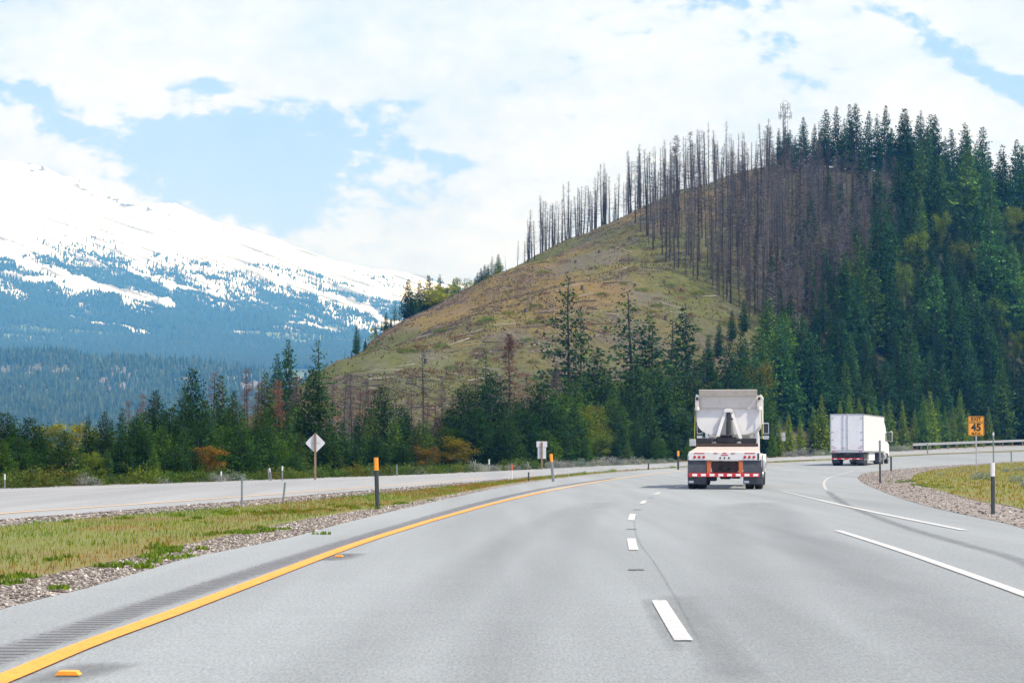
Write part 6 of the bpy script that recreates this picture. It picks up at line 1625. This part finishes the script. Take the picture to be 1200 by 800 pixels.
for (x, y) in spaced(HP, 45, 12):
    p = hit(x, y)
    if p:
        o = bpy.data.objects.new('stump', stm); COL.objects.link(o); o.location = p; s = random.uniform(.5, 1.1); o.scale = (s, s, s * random.uniform(.6, 1.2)); tag(o, 'charred stump dotting the open slope of the hill', 'stump', 'charred stumps on the open slope')
for (x, y) in spaced(HP, 85, 10):
    p = hit(x, y)
    if p:
        red = random.random() < .55; w = random.uniform(.6, 1.6)
        if red: shrub(RB, p, w, w * .5, random.choice([(1, 1, 1), (.8, .9, .9), (.7, .8, 1.0)]), 'reddish brown low bush on the open slope of the hill', 'bush', 'bush', 'reddish bushes on the open slope')
        else: shrub(MD, p, w, w * .5, random.choice([(1.2, 1.3, .7), (1.0, 1.0, .7), (1.4, 1.1, .5)]), 'green low bush on the open slope of the hill', 'bush', 'bush', 'green bushes on the open slope')
# slash and brush litter (uncountable)
n = 26000; U_ = rng.uniform(380, 960, n); T_ = rng.uniform(.02, 1.0, n); rd_ = np.interp(U_, RD[:, 0], RD[:, 1]); fd_ = np.interp(U_, FD[:, 0], FD[:, 1]); Y = fd_ + T_ * (rd_ - fd_); X = (U_ - 600) / F * Y
pr = fbm(X / 9, Y / 14, 4); k = rng.random(n) < sstep(.40, .58, pr); X, Y = X[k], Y[k]; Z = H(X, Y) + .03; n = len(X)
a = rng.uniform(0, 6.28, n); L = rng.uniform(.3, 1.6, n); w = rng.uniform(.02, .07, n)
dx, dy = np.cos(a) * L / 2, np.sin(a) * L / 2
V = np.zeros((n, 3, 3)); X1, Y1, X2, Y2 = X - dx, Y - dy, X + dx, Y + dy
V[:, 0] = np.stack([X1, Y1, H(X1, Y1) + .03], -1); V[:, 1] = np.stack([X1, Y1, H(X1, Y1) + .03 + w * 2], -1); V[:, 2] = np.stack([X2, Y2, H(X2, Y2) + rng.uniform(.05, .35, n)], -1)
cl = np.where((rng.random(n) < .5)[:, None], np.array([[.20, .17, .165]]), np.array([[.10, .075, .06]])) * rng.uniform(.6, 1.5, (n, 1))
o = mesh_np('slash_litter', V.reshape(-1, 3), np.arange(n * 3).reshape(-1, 3), M['weed'], col=np.repeat(cl, 3, 0)); o['kind'] = 'stuff'
# knee-high scrub carpet on the slope (uncountable)
n = 60000; U_ = rng.uniform(360, 1000, n); T_ = rng.uniform(0, 1.0, n); rd_ = np.interp(U_, RD[:, 0], RD[:, 1]); fd_ = np.interp(U_, FD[:, 0], FD[:, 1]); Y = fd_ + T_ * (rd_ - fd_); X = (U_ - 600) / F * Y
pr = fbm(X / 7 + 5, Y / 12, 4); k = rng.random(n) < sstep(.42, .6, pr) * .9 + .1; X, Y, pr = X[k], Y[k], pr[k]; n = len(X)
a = rng.uniform(0, 6.28, n); w = rng.uniform(.05, .16, n); h = rng.uniform(.08, .32, n); Z = H(X, Y)
V = np.zeros((n, 3, 3)); V[:, 0] = np.stack([X - np.cos(a) * w, Y - np.sin(a) * w, Z - .05], -1); V[:, 1] = np.stack([X + np.cos(a) * w, Y + np.sin(a) * w, Z - .05], -1); V[:, 2] = np.stack([X + rng.normal(0, .1, n), Y + rng.normal(0, .1, n), Z + h], -1)
pick = rng.random(n) + (fbm(X / 12, Y / 20, 3) - .5) * 1.4
cl = np.where((pick < .45)[:, None], np.array([[.10, .125, .03]]), np.where((pick < .8)[:, None], np.array([[.19, .13, .05]]), np.array([[.14, .085, .07]]))) * rng.uniform(.6, 1.4, (n, 1))
o = mesh_np('slope_scrub', V.reshape(-1, 3), np.arange(n * 3).reshape(-1, 3), M['weed'], col=np.repeat(cl, 3, 0)); o['kind'] = 'stuff'

# ================================================================== LATTICE TOWER on the crest
Y = ridgeY(922); X = (922 - 600) / F * Y; z = float(H(X, Y)); zt = P(922, 117, Y).z; hh = zt - z; s = Y / F
T = empty('radio_tower', (X, Y, z)); tag(T, 'thin lattice radio tower with a crown of antennas on top of the hill', 'radio tower')
m = MB(); r0 = 3.4 * s; top = hh - 6 * s; c3 = [(r0 * math.cos(a), r0 * math.sin(a)) for a in (.4, .4 + 2.09, .4 + 4.19)]
for (a, b) in c3: m.tube((a, b, -1), (a * .8, b * .8, top), .10, .08, M['galv'], 6)
nz = 14
for i in range(nz):
    za, zb_ = top * i / nz, top * (i + 1) / nz; fa, fb = 1 - .2 * i / nz, 1 - .2 * (i + 1) / nz
    for j in range(3):
        p, q = c3[j], c3[(j + 1) % 3]; m.tube((p[0] * fa, p[1] * fa, za), (q[0] * fb, q[1] * fb, zb_), .035, .035, M['galv'], 4); m.tube((p[0] * fb, p[1] * fb, zb_), (q[0] * fb, q[1] * fb, zb_), .035, .035, M['galv'], 4)
m.build('lattice_mast', T)
for (zz, rr, nn) in ((hh - 19 * s, 7.5 * s, 8), (hh - 9 * s, 5.5 * s, 6)):
    m = MB()
    for i in range(nn):
        a = 6.283 * i / nn; b = 6.283 * (i + 1) / nn; m.tube((rr * math.cos(a), rr * math.sin(a), zz), (rr * math.cos(b), rr * math.sin(b), zz), .06, .06, M['galv'], 5)
        if i % 2 == 0: m.tube((0, 0, zz), (rr * math.cos(a), rr * math.sin(a), zz), .05, .05, M['galv'], 5)
    ring = m.build('antenna_ring', T)
    for i in range(nn):
        a = 6.283 * i / nn; q = MB(); q.box((rr * math.cos(a) - .08, rr * math.sin(a) - .08, zz - .7), (rr * math.cos(a) + .08, rr * math.sin(a) + .08, zz + .9), M['galv'], bev=.02); q.build('antenna_panel', ring)
m = MB(); rr = 3.8 * s
for i in range(8):
    a = math.pi * i / 8; b = math.pi * (i + 1) / 8; m.tube((rr * math.cos(a), 0, hh - 5 * s + rr * math.sin(a)), (rr * math.cos(b), 0, hh - 5 * s + rr * math.sin(b)), .06, .06, M['galv'], 5)
m.build('top_hoop', T)

# diagonal rail on the bank at the right edge
q = [hit(x, y) for x, y in ((1178, 502), (1190, 495), (1203, 487), (1230, 472), (1260, 458))]
if all(q): guardrail([(p.x, p.y, p.z + .3) for p in q], 'pale guardrail climbing the bank at the right edge of the forest foot', hh=.9)
